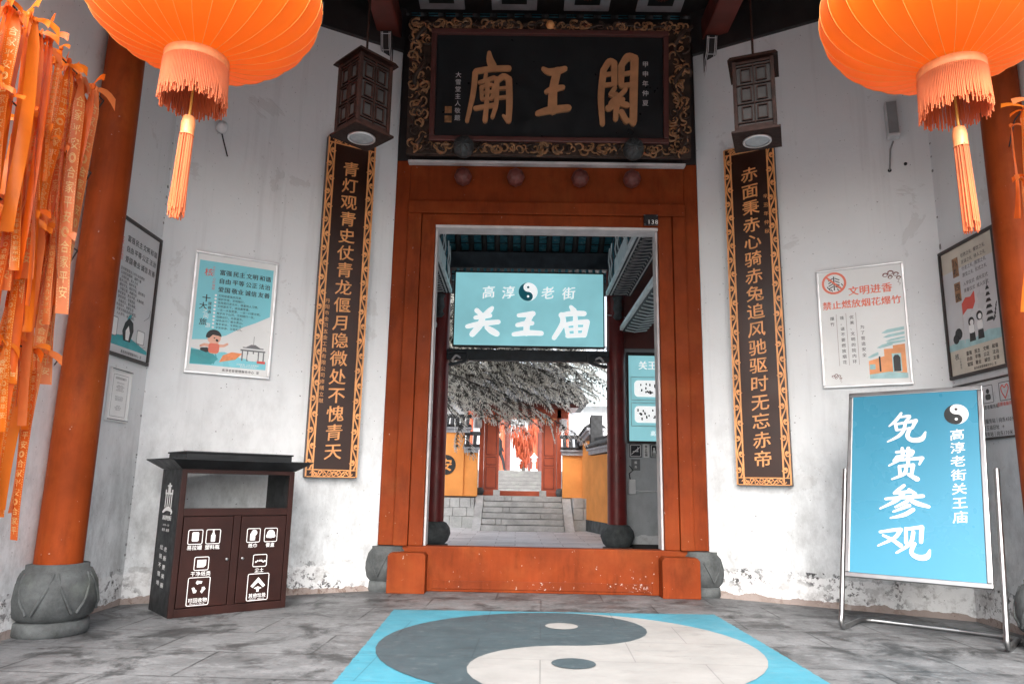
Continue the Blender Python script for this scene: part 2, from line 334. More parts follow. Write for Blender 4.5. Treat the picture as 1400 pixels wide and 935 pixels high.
# ------------------------------------------------------------------ mesh helpers
class MB:
    def __init__(s): s.v = []; s.f = []; s.m = []; s.s = []
    def add(s, vs, fs, mi=0, smooth=False, T=None):
        o = len(s.v)
        s.v += [tuple(T @ Vector(p)) if T is not None else tuple(p) for p in vs]
        for f in fs: s.f.append(tuple(i + o for i in f)); s.m.append(mi); s.s.append(smooth)
        return s
    def box(s, x0, x1, y0, y1, z0, z1, mi=0, bev=0.0, T=None):
        if not bev:
            v = [(x, y, z) for x in (x0, x1) for y in (y0, y1) for z in (z0, z1)]
            f = [(0, 1, 3, 2), (4, 6, 7, 5), (0, 4, 5, 1), (2, 3, 7, 6), (0, 2, 6, 4), (1, 5, 7, 3)]
            return s.add(v, f, mi, False, T)
        b = bmesh.new(); bmesh.ops.create_cube(b, size=1)
        for q in b.verts: q.co = Vector((x0 + (q.co.x + .5) * (x1 - x0), y0 + (q.co.y + .5) * (y1 - y0), z0 + (q.co.z + .5) * (z1 - z0)))
        bmesh.ops.bevel(b, geom=b.edges[:], offset=bev, segments=2, affect='EDGES', profile=0.6)
        b.verts.index_update()
        s.add([q.co[:] for q in b.verts], [[q.index for q in f.verts] for f in b.faces], mi, False, T); b.free(); return s
    def lathe(s, prof, n=24, c=(0, 0, 0), mi=0, smooth=True, T=None, mod=None, cap=True):
        vs, fs = [], []
        for j, (r, z) in enumerate(prof):
            for i in range(n):
                a = 2 * math.pi * i / n; k = r * (mod(a, z) if mod else 1)
                vs.append((c[0] + k * math.cos(a), c[1] + k * math.sin(a), c[2] + z))
        for j in range(len(prof) - 1):
            for i in range(n):
                i2 = (i + 1) % n; fs.append((j * n + i, j * n + i2, (j + 1) * n + i2, (j + 1) * n + i))
        s.add(vs, fs, mi, smooth, T)
        o = len(prof) - 1
        for j, rev in ((0, True), (o, False)):
            if cap and prof[j][0] > 1e-4:
                ring = [vs[j * n + i] for i in range(n)]
                s.add(ring, [tuple(range(n))[::-1] if rev else tuple(range(n))], mi, False, T)
        return s
    def tube(s, path, r, n=8, mi=0, smooth=True, T=None):
        P = [Vector(p) for p in path]; rr = r if isinstance(r, (list, tuple)) else [r] * len(P)
        vs, fs = [], []; up_ = None
        for i, p in enumerate(P):
            t = (P[min(i + 1, len(P) - 1)] - P[max(i - 1, 0)])
            t = t.normalized() if t.length > 1e-9 else Vector((0, 0, 1))
            if up_ is None: up_ = Vector((0, 0, 1)) if abs(t.z) < 0.9 else Vector((1, 0, 0))
            a = t.cross(up_)
            if a.length < 1e-6: a = t.cross(Vector((0.3, 1, 0.2)))
            a.normalize(); b = a.cross(t).normalized(); up_ = b
            for k in range(n):
                an = 2 * math.pi * k / n; vs.append(tuple(p + (a * math.cos(an) + b * math.sin(an)) * rr[i]))
        for i in range(len(P) - 1):
            for k in range(n):
                k2 = (k + 1) % n; fs.append((i * n + k, i * n + k2, (i + 1) * n + k2, (i + 1) * n + k))
        s.add(vs, fs, mi, smooth, T)
        s.add(vs[:n], [tuple(range(n))[::-1]], mi, False, T); s.add(vs[-n:], [tuple(range(n))], mi, False, T)
        return s
    def poly(s, pts, mi=0, T=None): return s.add(pts, [tuple(range(len(pts)))], mi, False, T)
    def prism(s, pts, y0, y1, mi=0, T=None):      # outline in x,z; front face at y0 (towards -y)
        n = len(pts)
        a = sum(pts[i][0] * pts[(i + 1) % n][1] - pts[(i + 1) % n][0] * pts[i][1] for i in range(n))
        if a < 0: pts = pts[::-1]
        v = [(x, y0, z) for x, z in pts] + [(x, y1, z) for x, z in pts]
        f = [tuple(range(n)), tuple(range(2 * n - 1, n - 1, -1))] + [(i + n, (i + 1) % n + n, (i + 1) % n, i) for i in range(n)]
        return s.add(v, f, mi, False, T)
    def strip(s, pts, y, depth=0.0, mi=0, caps=4, T=None):   # brush stroke: (x, z, width) points on the plane y, rising to y-depth
        P = [Vector((p[0], p[1])) for p in pts]; W = [p[2] / 2 for p in pts]
        n = len(P); Lf, Rt = [], []
        for i in range(n):
            t = P[min(i + 1, n - 1)] - P[max(i - 1, 0)]
            t = t.normalized() if t.length > 1e-9 else Vector((1, 0)); nn = Vector((-t.y, t.x))
            Lf.append(P[i] + nn * W[i]); Rt.append(P[i] - nn * W[i])
        ring = list(Lf)
        if caps:
            t = (P[-1] - P[-2]).normalized(); nn = Vector((-t.y, t.x))
            ring += [P[-1] + (nn * math.cos(math.pi * k / caps) + t * math.sin(math.pi * k / caps)) * W[-1] for k in range(1, caps)]
        ring += Rt[::-1]
        if caps:
            t = (P[0] - P[1]).normalized(); nn = Vector((-t.y, t.x))
            ring += [P[0] + (nn * math.cos(math.pi * k / caps) + t * math.sin(math.pi * k / caps)) * W[0] for k in range(1, caps)]
        c1 = caps - 1 if caps else 0
        N_ = len(ring); fs = []
        for i in range(n - 1): fs.append((i, i + 1, n + c1 + (n - 1 - i - 1), n + c1 + (n - 1 - i)))
        if caps:
            fs.append(tuple(range(n - 1, n + c1 + 1))); fs.append(tuple(list(range(n + c1 + n - 1, N_)) + [0]))
        v = [(p.x, y - depth, p.y) for p in ring]
        fs = [f[::-1] for f in fs]
        if depth:
            v += [(p.x, y, p.y) for p in ring]
            fs += [(i, (i + 1) % N_, (i + 1) % N_ + N_, i + N_) for i in range(N_)]
        return s.add(v, fs, mi, False, T)
    def build(s, name, mats, parent=None, T=None):
        me = bpy.data.meshes.new(name); me.from_pydata(s.v, [], s.f)
        if not isinstance(mats, (list, tuple)): mats = [mats]
        for m in mats: me.materials.append(m)
        me.polygons.foreach_set('material_index', s.m); me.polygons.foreach_set('use_smooth', s.s)
        me.update()
        o = bpy.data.objects.new(name, me); COL.objects.link(o)
        if parent is not None: o.parent = parent
        if T is not None: o.matrix_local = T
        return o

def tag(o, label=None, cat=None, group=None, kind=None):
    for k, v in (('label', label), ('category', cat), ('group', group), ('kind', kind)):
        if v: o[k] = v
    return o
def thing(name, label, cat, loc=(0, 0, 0), rz=0.0, group=None, rx=0.0):
    o = bpy.data.objects.new(name, None); COL.objects.link(o); o.empty_display_size = 0.1
    o.location = loc; o.rotation_euler = (rx, 0, rz)
    return tag(o, label, cat, group)
def copy_tree(o, parent=None):
    c = o.copy(); COL.objects.link(c)
    if parent is not None: c.parent = parent; c.matrix_parent_inverse = Matrix()
    for ch in list(o.children): copy_tree(ch, c)
    return c

# lettering from Blender's own built-in typeface
_fc = bpy.data.curves.new('face', 'FONT'); _fo = bpy.data.objects.new('face', _fc); COL.objects.link(_fo)
_fc.resolution_u = 2
_gl = {}
def glyph(ch, off=0.0):
    k = (ch, off)
    if k not in _gl:
        _fc.body = ch; _fc.offset = off
        dg = bpy.context.evaluated_depsgraph_get(); dg.update()
        me = bpy.data.meshes.new_from_object(_fo.evaluated_get(dg))
        vs = [(v.co.x, v.co.y) for v in me.vertices]; fs = [tuple(p.vertices) for p in me.polygons]
        ed = {}
        for f in fs:
            for i in range(len(f)):
                e = (f[i], f[(i + 1) % len(f)]); ed[tuple(sorted(e))] = ed.get(tuple(sorted(e)), []) + [e]
        _gl[k] = (vs, fs, [x[0] for x in ed.values() if len(x) == 1])
        bpy.data.meshes.remove(me)
    return _gl[k]
def put(mb, txt, x, z, size, d='h', step=None, y=0.0, off=0.0, depth=0.0, mi=0, sx=1.0, sz=1.0, shear=0.0, align='c', wob=0.0):
    adv = [1.0 if ord(c) > 0x2000 else 0.58 for c in txt]
    st = step if step else size * 1.02
    if d == 'h':
        tot = sum(a * st for a in adv); px = x - tot / 2 if align == 'c' else x
    else: px = z
    for i, ch in enumerate(txt):
        if d == 'h': cx, cz = px + adv[i] * st / 2, z; px += adv[i] * st
        else: cx, cz = x, px - st / 2; px -= st
        if ch in ' \u3000': continue
        vs, fs, ed = glyph(ch)
        if not vs: continue
        ox = 0.5 if adv[i] == 1.0 else (max(v[0] for v in vs) + min(v[0] for v in vs)) / 2
        P = []
        for a, b in vs:
            u = (a - ox); t = (b - 0.38)
            if wob: u, t = u + wob * math.sin(5 * t + 2.1 * i), t + wob * math.sin(4.3 * u + 1.3 * i)
            t += shear * u
            P.append((cx + u * size * sx, cz + t * size * sz))
        n = len(P)
        for q, (ka, kb) in enumerate(((0, 0), (.8, .45), (-.8, -.45)) if off else ((0, 0),)):
            da, db, dy = ka * off * size * sx, kb * off * size * sz, -.00022 * q
            v = [(a + da, y - depth + dy, b + db) for a, b in P]; f = list(fs)
            if depth:
                v += [(a + da, y, b + db) for a, b in P]; f += [(e[1], e[0], e[0] + n, e[1] + n) for e in ed]
            mb.add(v, f, mi)
    return mb

def crom(pts, k=5):
    if len(pts) < 3:
        a, b = pts; return [tuple(a[j] + (b[j] - a[j]) * i / k for j in range(3)) for i in range(k + 1)]
    out = []
    for i in range(len(pts) - 1):
        p0, p1, p2, p3 = pts[max(i - 1, 0)], pts[i], pts[i + 1], pts[min(i + 2, len(pts) - 1)]
        for q in range(k):
            t = q / k
            out.append(tuple(0.5 * (2 * p1[j] + (p2[j] - p0[j]) * t + (2 * p0[j] - 5 * p1[j] + 4 * p2[j] - p3[j]) * t * t + (3 * p1[j] - p0[j] - 3 * p2[j] + p3[j]) * t ** 3) for j in range(3)))
    out.append(tuple(pts[-1])); return out
BRUSH = {
 'gate_old': [[(14,22,9),(8,60,9),(12,99,7)],[(14,22,8),(28,10,9),(40,12,9)],[(40,12,9),(41,42,8)],[(15,29,6),(38,27,6)],[(14,44,6),(40,42,6)],[(58,15,9),(57,42,8)],[(58,15,8),(74,3,11),(90,6,11)],[(60,28,6),(86,25,6)],[(58,45,7),(86,42,7)],[(90,5,11),(88,55,11),(87,95,10)],[(87,97,9),(72,92,4)],[(42,48,6),(31,58,6),(48,57,6),(32,70,7)],[(68,50,6),(51,62,7),(62,64,6)],[(26,77,9),(50,70,8),(72,72,8)],[(50,62,7),(46,76,8),(44,92,7)],[(58,82,8),(70,95,8)]],
 'king_old': [[(18,4,9),(34,10,14),(58,9,15),(86,3,11)],[(62,8,17),(50,46,18),(48,90,20)],[(28,52,9),(50,46,14),(80,42,10)],[(2,97,11),(40,90,16),(97,85,15)]],
 'temple_old': [[(48,0,6),(50,10,11),(56,19,13)],[(20,27,9),(55,23,9),(92,22,9)],[(18,29,9),(14,60,8),(2,98,6)],[(42,31,6),(40,40,6)],[(28,43,6),(60,36,7)],[(32,50,6),(34,66,6)],[(32,50,6),(58,47,6),(56,66,6)],[(34,58,5),(56,56,5)],[(34,67,5),(56,66,5)],[(20,80,7),(62,75,7)],[(46,40,7),(45,70,7),(42,97,8)],[(66,38,8),(66,72,7),(58,92,6)],[(66,42,7),(80,34,9),(93,38,9)],[(93,38,10),(95,70,10),(94,96,9)],[(94,97,9),(82,90,4)],[(68,52,5),(91,50,5)],[(67,65,5),(92,63,5)]],
 'guan': [[(30,10,14),(44,24,12)],[(78,0,10),(70,10,15),(52,26,10)],[(26,36,11),(50,31,14),(72,28,12)],[(2,68,12),(40,58,15),(98,50,13)],[(50,28,15),(42,60,18),(18,95,16)],[(62,70,12),(78,82,18),(94,92,16)]],
 'king': [[(18,14,13),(48,10,17),(68,6,18)],[(62,10,18),(48,46,20),(46,88,20)],[(14,55,14),(44,48,18),(66,46,14)],[(2,94,14),(46,87,18),(98,88,16)]],
 'miao': [[(50,0,10),(58,12,16)],[(22,26,12),(55,20,14),(86,20,14)],[(24,24,13),(28,50,15),(4,96,12)],[(36,54,11),(42,88,11)],[(38,54,11),(66,48,12),(94,46,15)],[(94,46,15),(86,86,14)],[(40,90,10),(84,86,12)],[(42,70,8),(86,66,8)],[(62,32,12),(64,86,11)]],
 'mian': [[(36,0,7),(24,22,10),(4,44,4)],[(34,14,6),(58,12,9),(48,28,7)],[(20,34,8),(24,58,9)],[(22,38,7),(50,33,8),(74,28,10)],[(74,28,11),(64,54,7)],[(25,59,6),(66,52,7)],[(47,32,8),(42,60,9),(28,80,9),(0,98,4)],[(58,56,10),(52,80,11),(64,94,13),(88,91,14),(98,68,4)]],
 'fei': [[(26,12,7),(68,8,8),(66,22,8)],[(66,22,7),(28,26,6)],[(28,26,7),(20,40,8)],[(20,40,7),(60,35,8),(94,32,10)],[(94,32,9),(86,52,5)],[(42,0,8),(40,30,9),(6,56,4)],[(58,0,9),(57,52,9)],[(34,58,8),(36,82,8)],[(34,58,7),(70,54,9)],[(70,54,10),(66,82,8)],[(52,62,8),(46,82,9),(14,99,4)],[(58,84,8),(80,98,13)]],
 'can': [[(50,0,8),(38,14,9),(30,24,8)],[(30,24,7),(64,18,9)],[(60,12,7),(72,25,10)],[(12,42,7),(50,36,9),(88,31,9)],[(48,24,10),(34,46,10),(0,72,4)],[(54,36,7),(74,52,12),(99,62,8)],[(56,48,9),(32,66,5)],[(60,60,10),(28,80,5)],[(68,72,10),(50,88,10),(22,99,4)]],
 'guan_look': [[(6,24,7),(34,16,9),(46,14,11)],[(46,14,10),(34,40,9),(2,66,4)],[(12,34,6),(30,46,9),(46,62,11)],[(56,10,8),(56,52,9)],[(56,12,8),(86,4,10)],[(86,4,11),(84,48,9)],[(70,20,9),(64,54,9),(38,84,5)],[(72,54,9),(66,80,10),(78,93,13),(94,90,14),(100,70,4)]],
}
def brush(mb, key, x, z, size, y, depth=0.002, mi=0, sx=1.0, fat=1.0):
    for i, st in enumerate(BRUSH[key]):
        pts = [(x + (a - 50) / 100 * size * sx, z + (50 - b) / 100 * size, wd / 100 * size * fat) for a, b, wd in crom(st)]
        mb.strip(pts, y, depth + i * 0.0006, mi)
    return mb
def disc(cx, cz, r, n=24): return [(cx + r * math.cos(2 * math.pi * i / n), cz + r * math.sin(2 * math.pi * i / n)) for i in range(n)]
def arc(cx, cz, r, a0, a1, n=14): return [(cx + r * math.cos(R(a0 + (a1 - a0) * i / n)), cz + r * math.sin(R(a0 + (a1 - a0) * i / n))) for i in range(n + 1)]
def taiji_half(cx, cz, r, side=1):    # dark half: left side of the circle, its head at the bottom
    o = arc(cx, cz, r, 90, 270, 24)
    lower = arc(cx, cz - r / 2, r / 2, 270, 450, 16)[1:]
    upper = arc(cx, cz + r / 2, r / 2, 270, 90, 16)[1:-1]
    return o + lower + upper
def taiji(parent, cx, cz, r, y, dark, white):
    MB().prism(disc(cx, cz, r, 40), y - 0.002, y, 0).build('symbol_disc', white, parent)
    mb = MB(); pts = taiji_half(cx, cz, r)
    mb.prism(pts, y - 0.004, y - 0.0021); mb.prism(disc(cx, cz + r / 2, r * 0.13, 16), y - 0.004, y - 0.0021)
    mb.build('symbol_swirl', dark, parent)
    MB().prism(disc(cx, cz - r / 2, r * 0.13, 16), y - 0.006, y - 0.0041).build('symbol_dot', white, parent)
def rrect(cx, cz, w_, h_, r, n=4):
    o = []
    for sx, sz, a in ((1, 1, 0), (-1, 1, 90), (-1, -1, 180), (1, -1, 270)):
        o += arc(cx + sx * (w_ / 2 - r), cz + sz * (h_ / 2 - r), r, a, a + 90, n)
    return o
def rframe(mb, cx, cz, w_, h_, t, y, d, mi=0, r=0.008):
    p = rrect(cx, cz, w_, h_, r, 3); mb.strip([(a, b, t) for a, b in p + p[:1]], y, d, mi, caps=0)

# ------------------------------------------------------------------ places
C30, S30 = math.cos(R(30)), math.sin(R(30))
LO, RO = Vector((-1.45, 7.9, 0)), Vector((2.04, 7.9, 0))
def onL(s, z=0, out=0.0): return (LO.x - C30 * s + S30 * out, LO.y - S30 * s - C30 * out, z)
def onR(s, z=0, out=0.0): return (RO.x + C30 * s - S30 * out, RO.y - S30 * s - C30 * out, z)
FLX, FLY, FRX, FRY = -3.485, 6.725, 4.058, 6.735
DX = 0.30                                # centre line of the doorway

# ================================================================== SETTING
tag(MB().poly([(-400, -400, -0.02), (400, -400, -0.02), (400, 400, -0.02), (-400, 400, -0.02)]).build('ground', M['earth']), kind='structure')
tag(MB().poly([(-9, -6, 0), (9, -6, 0), (9, 8.1, 0), (-9, 8.1, 0)]).build('paving', M['floor']), kind='structure')
tag(MB().poly([(-9, 8.104, 0.0), (9, 8.104, 0.0), (9, 19.9, 0.0), (-9, 19.9, 0.0)]).build('courtyard_paving', M['court']), kind='structure')
tag(MB().poly([(-6, 20.4, 0.82), (6, 20.4, 0.82), (6, 29.1, 0.82), (-6, 29.1, 0.82)]).build('upper_court_paving', M['court']), kind='structure')
tag(MB().poly([(-12, 30.95, 1.70), (12, 30.95, 1.70), (12, 44, 1.70), (-12, 44, 1.70)]).build('terrace_paving', M['court']), kind='structure')

# ------------------------------------------------------------------ floor emblem
fe = thing('floor_emblem', 'cyan square with slate and white yin-yang swirl painted on the paving', 'floor painting', (0.40, 5.36, 0.004))
H = 1.425; rot = Matrix.Rotation(R(1.5), 4, 'Z')
cs = [(-H, -H), (H, -H), (H, H), (-H, H)]; rj = random.Random(2)
edge = [(cs[i][0] + (cs[(i + 1) % 4][0] - cs[i][0]) * k / 90 + rj.uniform(-.0045, .0045), cs[i][1] + (cs[(i + 1) % 4][1] - cs[i][1]) * k / 90 + rj.uniform(-.0045, .0045), 0) for i in range(4) for k in range(90)]
MB().add(edge + [(0, 0, 0)], [(i, (i + 1) % 360, 360) for i in range(360)], T=rot).build('cyan_field', M['cyan_floor'], fe)
cr, cy0 = 1.325, 0.03
half = taiji_half(0, 0, cr)
def flat(mb, pts, z, cx=-0.02, cy=cy0, flip=False):
    q = [(cx + (-a if flip else a), cy + (-b if flip else b), z) for a, b in pts]
    ar = sum(q[i][0] * q[(i + 1) % len(q)][1] - q[(i + 1) % len(q)][0] * q[i][1] for i in range(len(q)))
    return mb.poly(q if ar > 0 else q[::-1])
mirror = [(a, -b) for a, b in half]       # dark: left side, head at the far end
flat(MB(), mirror, 0.004).build('slate_swirl', M['slate_floor'], fe)
flat(MB(), mirror, 0.004, flip=True).build('white_swirl', M['white_floor'], fe)
flat(MB(), disc(0, 0.70, 0.13, 32), 0.008).build('white_dot', M['white_floor'], fe)
flat(MB(), disc(-0.0, -0.53, 0.14, 32), 0.008).build('slate_dot', M['slate_floor'], fe)

# ------------------------------------------------------------------ walls of the porch
def wall(name, label, pts, T, zt, mat_='plaster'):
    t = thing(name, label, 'wall')
    n = len(pts)
    mb = MB(); v = [(x, y, 0) for x, y in pts] + [(x, y, zt) for x, y in pts]
    f = [(i, (i + 1) % n, (i + 1) % n + n, i + n) for i in range(n)] + [tuple(range(n))[::-1], tuple(range(n, 2 * n))]
    mb.add(v, f).build('plaster_face', M[mat_], t)
    return t
a, b = onL(0.0), onL(2.35); c_, d_ = onL(2.35, 0, -0.3), onL(0.0, 0, -0.3)
lw = wall('plaster_wall', 'white plaster wall slanting behind the brown litter bin', [b[:2], a[:2], (a[0], a[1] + .3), (b[0] - .15, b[1] + .3)], 0, 6.18)
a, b = onR(0.0), onR(2.33)
rw = wall('plaster_wall', 'white plaster wall slanting behind the blue sign stand', [a[:2], b[:2], (b[0] + .15, b[1] + .3), (a[0], a[1] + .3)], 0, 6.18)
lsw = wall('plaster_wall', 'white plaster wall behind the red column and the hanging ribbons', [(FLX - .3, 2.2), (FLX, 2.2), (FLX, FLY), (FLX - .3, FLY)], 0, 7.2)
rsw = wall('plaster_wall', 'white plaster wall behind the red column and the heart notice', [(FRX, 2.2), (FRX + .3, 2.2), (FRX + .3, FRY), (FRX, FRY)], 0, 7.2)
# ragged chips along the two folds
for t_, x_, y_ in ((lsw, FLX, FLY), (rsw, FRX, FRY)):
    mb = MB()
    for k in range(40):
        z_ = 0.3 + rnd.random() * 5.6; s_ = rnd.uniform(0.002, 0.007)
        mb.box(x_ - s_, x_ + s_, y_ - 0.02 - s_, y_ - 0.012 + s_, z_ - s_ * rnd.uniform(1, 2.4), z_ + s_ * rnd.uniform(1, 2.4))
    mb.build('mortar_chip', M['grille'], t_)

# ------------------------------------------------------------------ the gate itself
g = thing('temple_gate', 'red timber temple gate with a high threshold and pegged lintel', 'gate', (DX, 7.92, 0))
XL0, XL1, XL2, XL3 = -1.455 - DX, -1.29 - DX, -1.13 - DX, -0.975 - DX
XR0, XR1, XR2, XR3 = 1.577 - DX, 1.735 - DX, 1.885 - DX, 2.045 - DX
TH = 0.455
MB().box(XL2 - .1, XR2 - .06, 0.0, 0.16, 0, TH, bev=0.012).build('threshold', M['red'], g)
MB().box(XL2 + .27, XR2 - .45, -0.012, -0.0005, 0.03, 0.115, bev=0.004).build('threshold_board', M['wornred'], g)
def chamf(x0, x1): return [(x0, 0), (x1, 0), (x1, .372), (x1 - .028, .40), (x0 + .028, .40), (x0, .372)]
for x0, x1 in ((-1.305 - DX, -0.915 - DX), (1.507 - DX, 1.895 - DX)):
    o = MB().prism(chamf(x0, x1), -0.20, -0.002).build('threshold_block', M['red'], g)
    bv = o.modifiers.new('b', 'BEVEL'); bv.width = 0.005; bv.segments = 2; bv.limit_method = 'ANGLE'
for xa, xb, xc, xd in ((XL0, XL1, XL2, XL3), (XR3, XR2, XR1, XR0)):
    lo_, hi_ = sorted((xa, xb)); MB().box(lo_, hi_, 0.0, 0.34, TH + .002, 4.80, bev=0.01).build('post', M['red'], g); MB().box(lo_, hi_, 0.004, 0.34, 4.803, 6.7).build('upper_post', M['black_wood'], g)
    lo_, hi_ = sorted((xb, xc)); MB().box(lo_ + .003, hi_ - .003, -0.045, 0.30, TH + .002, 4.145, bev=0.012).build('door_stile', M['red'], g)
    lo_, hi_ = sorted((xc, xd)); MB().box(lo_, hi_, -0.012, 0.26, TH + .002, 4.145, bev=0.01).build('jamb', M['red'], g)
    s_ = 1 if xd > xc else -1
    lo_, hi_ = sorted((xd + s_ * .001, xd + s_ * .022)); MB().box(lo_, hi_, 0.05, 0.24, TH + .002, 4.01).build('jamb_edge', M['palestrip'], g)
MB().box(XL2 + .003, XR1 - .003, -0.014, 0.26, 4.02, 4.145 - .001, bev=0.008).build('door_head', M['red'], g)
MB().box(XL1 + .003, XR2 - .003, -0.045, 0.30, 4.147, 4.295, bev=0.012).build('lintel', M['red'], g)
MB().box(XL2 + .16, XR1 - .16, 0.0, 0.22, 3.985, 4.018).build('head_edge', M['palestrip'], g)
MB().box(XL1 + .002, XR2 - .002, 0.012, 0.20, 4.297, 4.80).build('frieze_board', M['red'], g)
MB().box(XL1 + .002, XR2 - .002, 0.015, 0.20, 4.802, 6.70).build('upper_board', M['black_wood'], g)
MB().box(-1.312 - DX, 1.895 - DX, -0.09, -0.002, 4.742, 4.775, bev=0.006).build('plaque_ledge', M['palestrip'], g)
for x_ in (-0.667, -0.063, 0.676, 1.271):
    mb = MB(); Tm = Matrix.Translation((x_ - DX, 0.01, 4.565)) @ Matrix.Rotation(R(90), 4, 'X')
    mb.lathe([(0.062, 0.0), (0.075, 0.02), (0.095, 0.06), (0.105, 0.11), (0.098, 0.16), (0.07, 0.20), (0.03, 0.215), (0.0, 0.217)], 8, T=Tm, smooth=False)
    o = mb.build('peg', M['peg'], g); bv = o.modifiers.new('b', 'BEVEL'); bv.width = 0.008; bv.segments = 2
# drum stones under the posts
def drum_prof(r, z0, z1):
    h_ = z1 - z0
    return [(r * .80, z0), (r * .93, z0 + h_ * .12), (r, z0 + h_ * .36), (r * .985, z0 + h_ * .55), (r * .90, z0 + h_ * .80), (r * .76, z0 + h_ * .93), (r * .76, z1)]
def incise(mb, r, z0, z1, ang):     # raised V-shaped carved straps round a drum
    for k in range(6):
        a0 = ang + k * 2 * math.pi / 6
        for sgn in (-1, 1):
            pts = []
            for i in range(9):
                t = i / 8; aa = a0 + sgn * t * math.pi / 6 * 0.92; zz = z0 + (z1 - z0) * (0.14 + 0.70 * t)
                rr = r * (0.93 + 0.07 * math.sin(min(1, (0.12 + 0.76 * t) * 1.3) * math.pi / 1.1)) + 0.004
                rr = min(rr, r + 0.002) if t < .6 else r * (1.0 - 0.19 * ((t - .45) / .55) ** 1.6) + 0.004
                pts.append((rr * math.cos(aa), rr * math.sin(aa), zz))
            mb.tube(pts, 0.009, 5)
for x_, ang in ((-1.36 - DX, 0.3), (1.985 - DX, 0.75)):
    mb = MB()
    mb.lathe([(0.215, 0), (0.225, 0.02), (0.22, 0.10), (0.20, 0.105)], 28)
    mb.lathe(drum_prof(0.265, 0.105, 0.452), 32)
    o = mb.build('stone_base', M['stone'], g, Matrix.Translation((x_, 0.10, 0)))
    mb = MB(); incise(mb, 0.265, 0.105, 0.452, ang); mb.build('carved_strap', M['stone'], o)
# beams running out to the front, brackets beneath
for x0 in (-1.735, 2.125):
    MB().box(x0 - DX, x0 + .27 - DX, -4.4, 0.02, 6.33, 6.62, bev=0.02).build('beam', M['dkred'], g)
for x0 in (-1.62, 2.21):
    mb = MB(); xx = x0 - DX
    prof = [(-0.25, 6.32), (0.0, 6.32), (0.0, 5.72), (-0.06, 5.80), (-0.085, 5.95), (-0.10, 6.08), (-0.20, 6.14)]
    mb.add([(xx - .065, y, z) for y, z in prof] + [(xx + .065, y, z) for y, z in prof],
           [tuple(range(7)), tuple(range(13, 6, -1))] + [(i + 7, (i + 1) % 7 + 7, (i + 1) % 7, i) for i in range(7)])
    o = mb.build('bracket', M['black_wood'], g)
    mb = MB()
    for xs in (-.055, .055):
        for k in (0.0, 0.022):
            mb.tube([(xx + xs * (1 - k * 14), y - .006, z) for y, z in ((-0.252, 6.30), (-0.20, 6.14), (-0.103, 6.08), (-0.089, 5.95), (-0.064, 5.80), (-0.004, 5.73))], 0.0045, 5)
    for zc in (6.10, 6.28): mb.tube([(xx - .05, -.20 if zc < 6.2 else -.25, zc), (xx + .05, -.20 if zc < 6.2 else -.25, zc)], 0.0045, 5)
    mb.build('bracket_line', M['palestrip'], o)
MB().box(-4.2, 4.2, -4.72, -4.50, 4.68, 6.738, bev=0.02).build('added_shade_board', M['dkred'], g)  # added above the view to keep sky light off the upper walls
# ceiling with pale coffers and the roof above
MB().box(-4.6, 4.6, -4.75, 0.0, 6.74, 6.86).build('ceiling', M['black_wood'], g)
for j in range(4):
    for i in range(4):
        cx = -1.28 + 0.865 * i; y1 = -0.10 - j * 0.62
        o = MB().box(cx - .27, cx + .27, y1 - .46, y1, 6.715, 6.7395, bev=0.004).build('ceiling_panel', M['greystrip'], g)
        MB().box(cx - .15, cx + .15, y1 - .36, y1 - .12, 6.709, 6.7145).build('panel_field', M['ink'], o)
        mb = MB()
        for k in range(7):
            aa = R(20 + k * 23); mb.tube([(cx, y1 - .30, 6.706), (cx + .10 * math.cos(aa), y1 - .30 + .10 * math.sin(aa), 6.706), (cx + .08 * math.cos(aa + .3), y1 - .30 + .075 * math.sin(aa + .3), 6.706)], 0.007, 4)
        mb.build('lotus_flower', M['peg'], o)
for s_, fold in ((-1, Vector((FLX, FLY))), (1, Vector((FRX, FRY)))):
    st = Vector((LO.x, LO.y)) if s_ < 0 else Vector((RO.x, RO.y))
    e = fold - st; n2 = Vector((-e.y, e.x)).normalized() * (-0.05 if s_ > 0 else 0.05)
    a1, b1 = st + n2, fold + n2
    q = [(a1.x - DX, a1.y - 7.92), (b1.x - DX, b1.y - 7.92), (b1.x - n2.x * 4 - DX, b1.y - n2.y * 4 - 7.92), (a1.x - n2.x * 4 - DX, a1.y - n2.y * 4 - 7.92)]
    mb = MB(); v = [(x, y, 6.182) for x, y in q] + [(x, y, 6.738) for x, y in q]
    mb.add(v, [(0, 1, 2, 3), (7, 6, 5, 4)] + [(i, (i + 1) % 4, (i + 1) % 4 + 4, i + 4) for i in range(4)]).build('wall_plate', M['black_wood'], g)
MB().prism([(-4.72, 6.87), (0.6, 8.2), (6.6, 4.95), (6.6, 5.10), (0.6, 8.42), (-4.72, 7.06)], -4.7, 4.7, T=Matrix.Rotation(R(90), 4, 'Z') @ Matrix.Scale(1, 4)).build('roof', M['tile'], g)

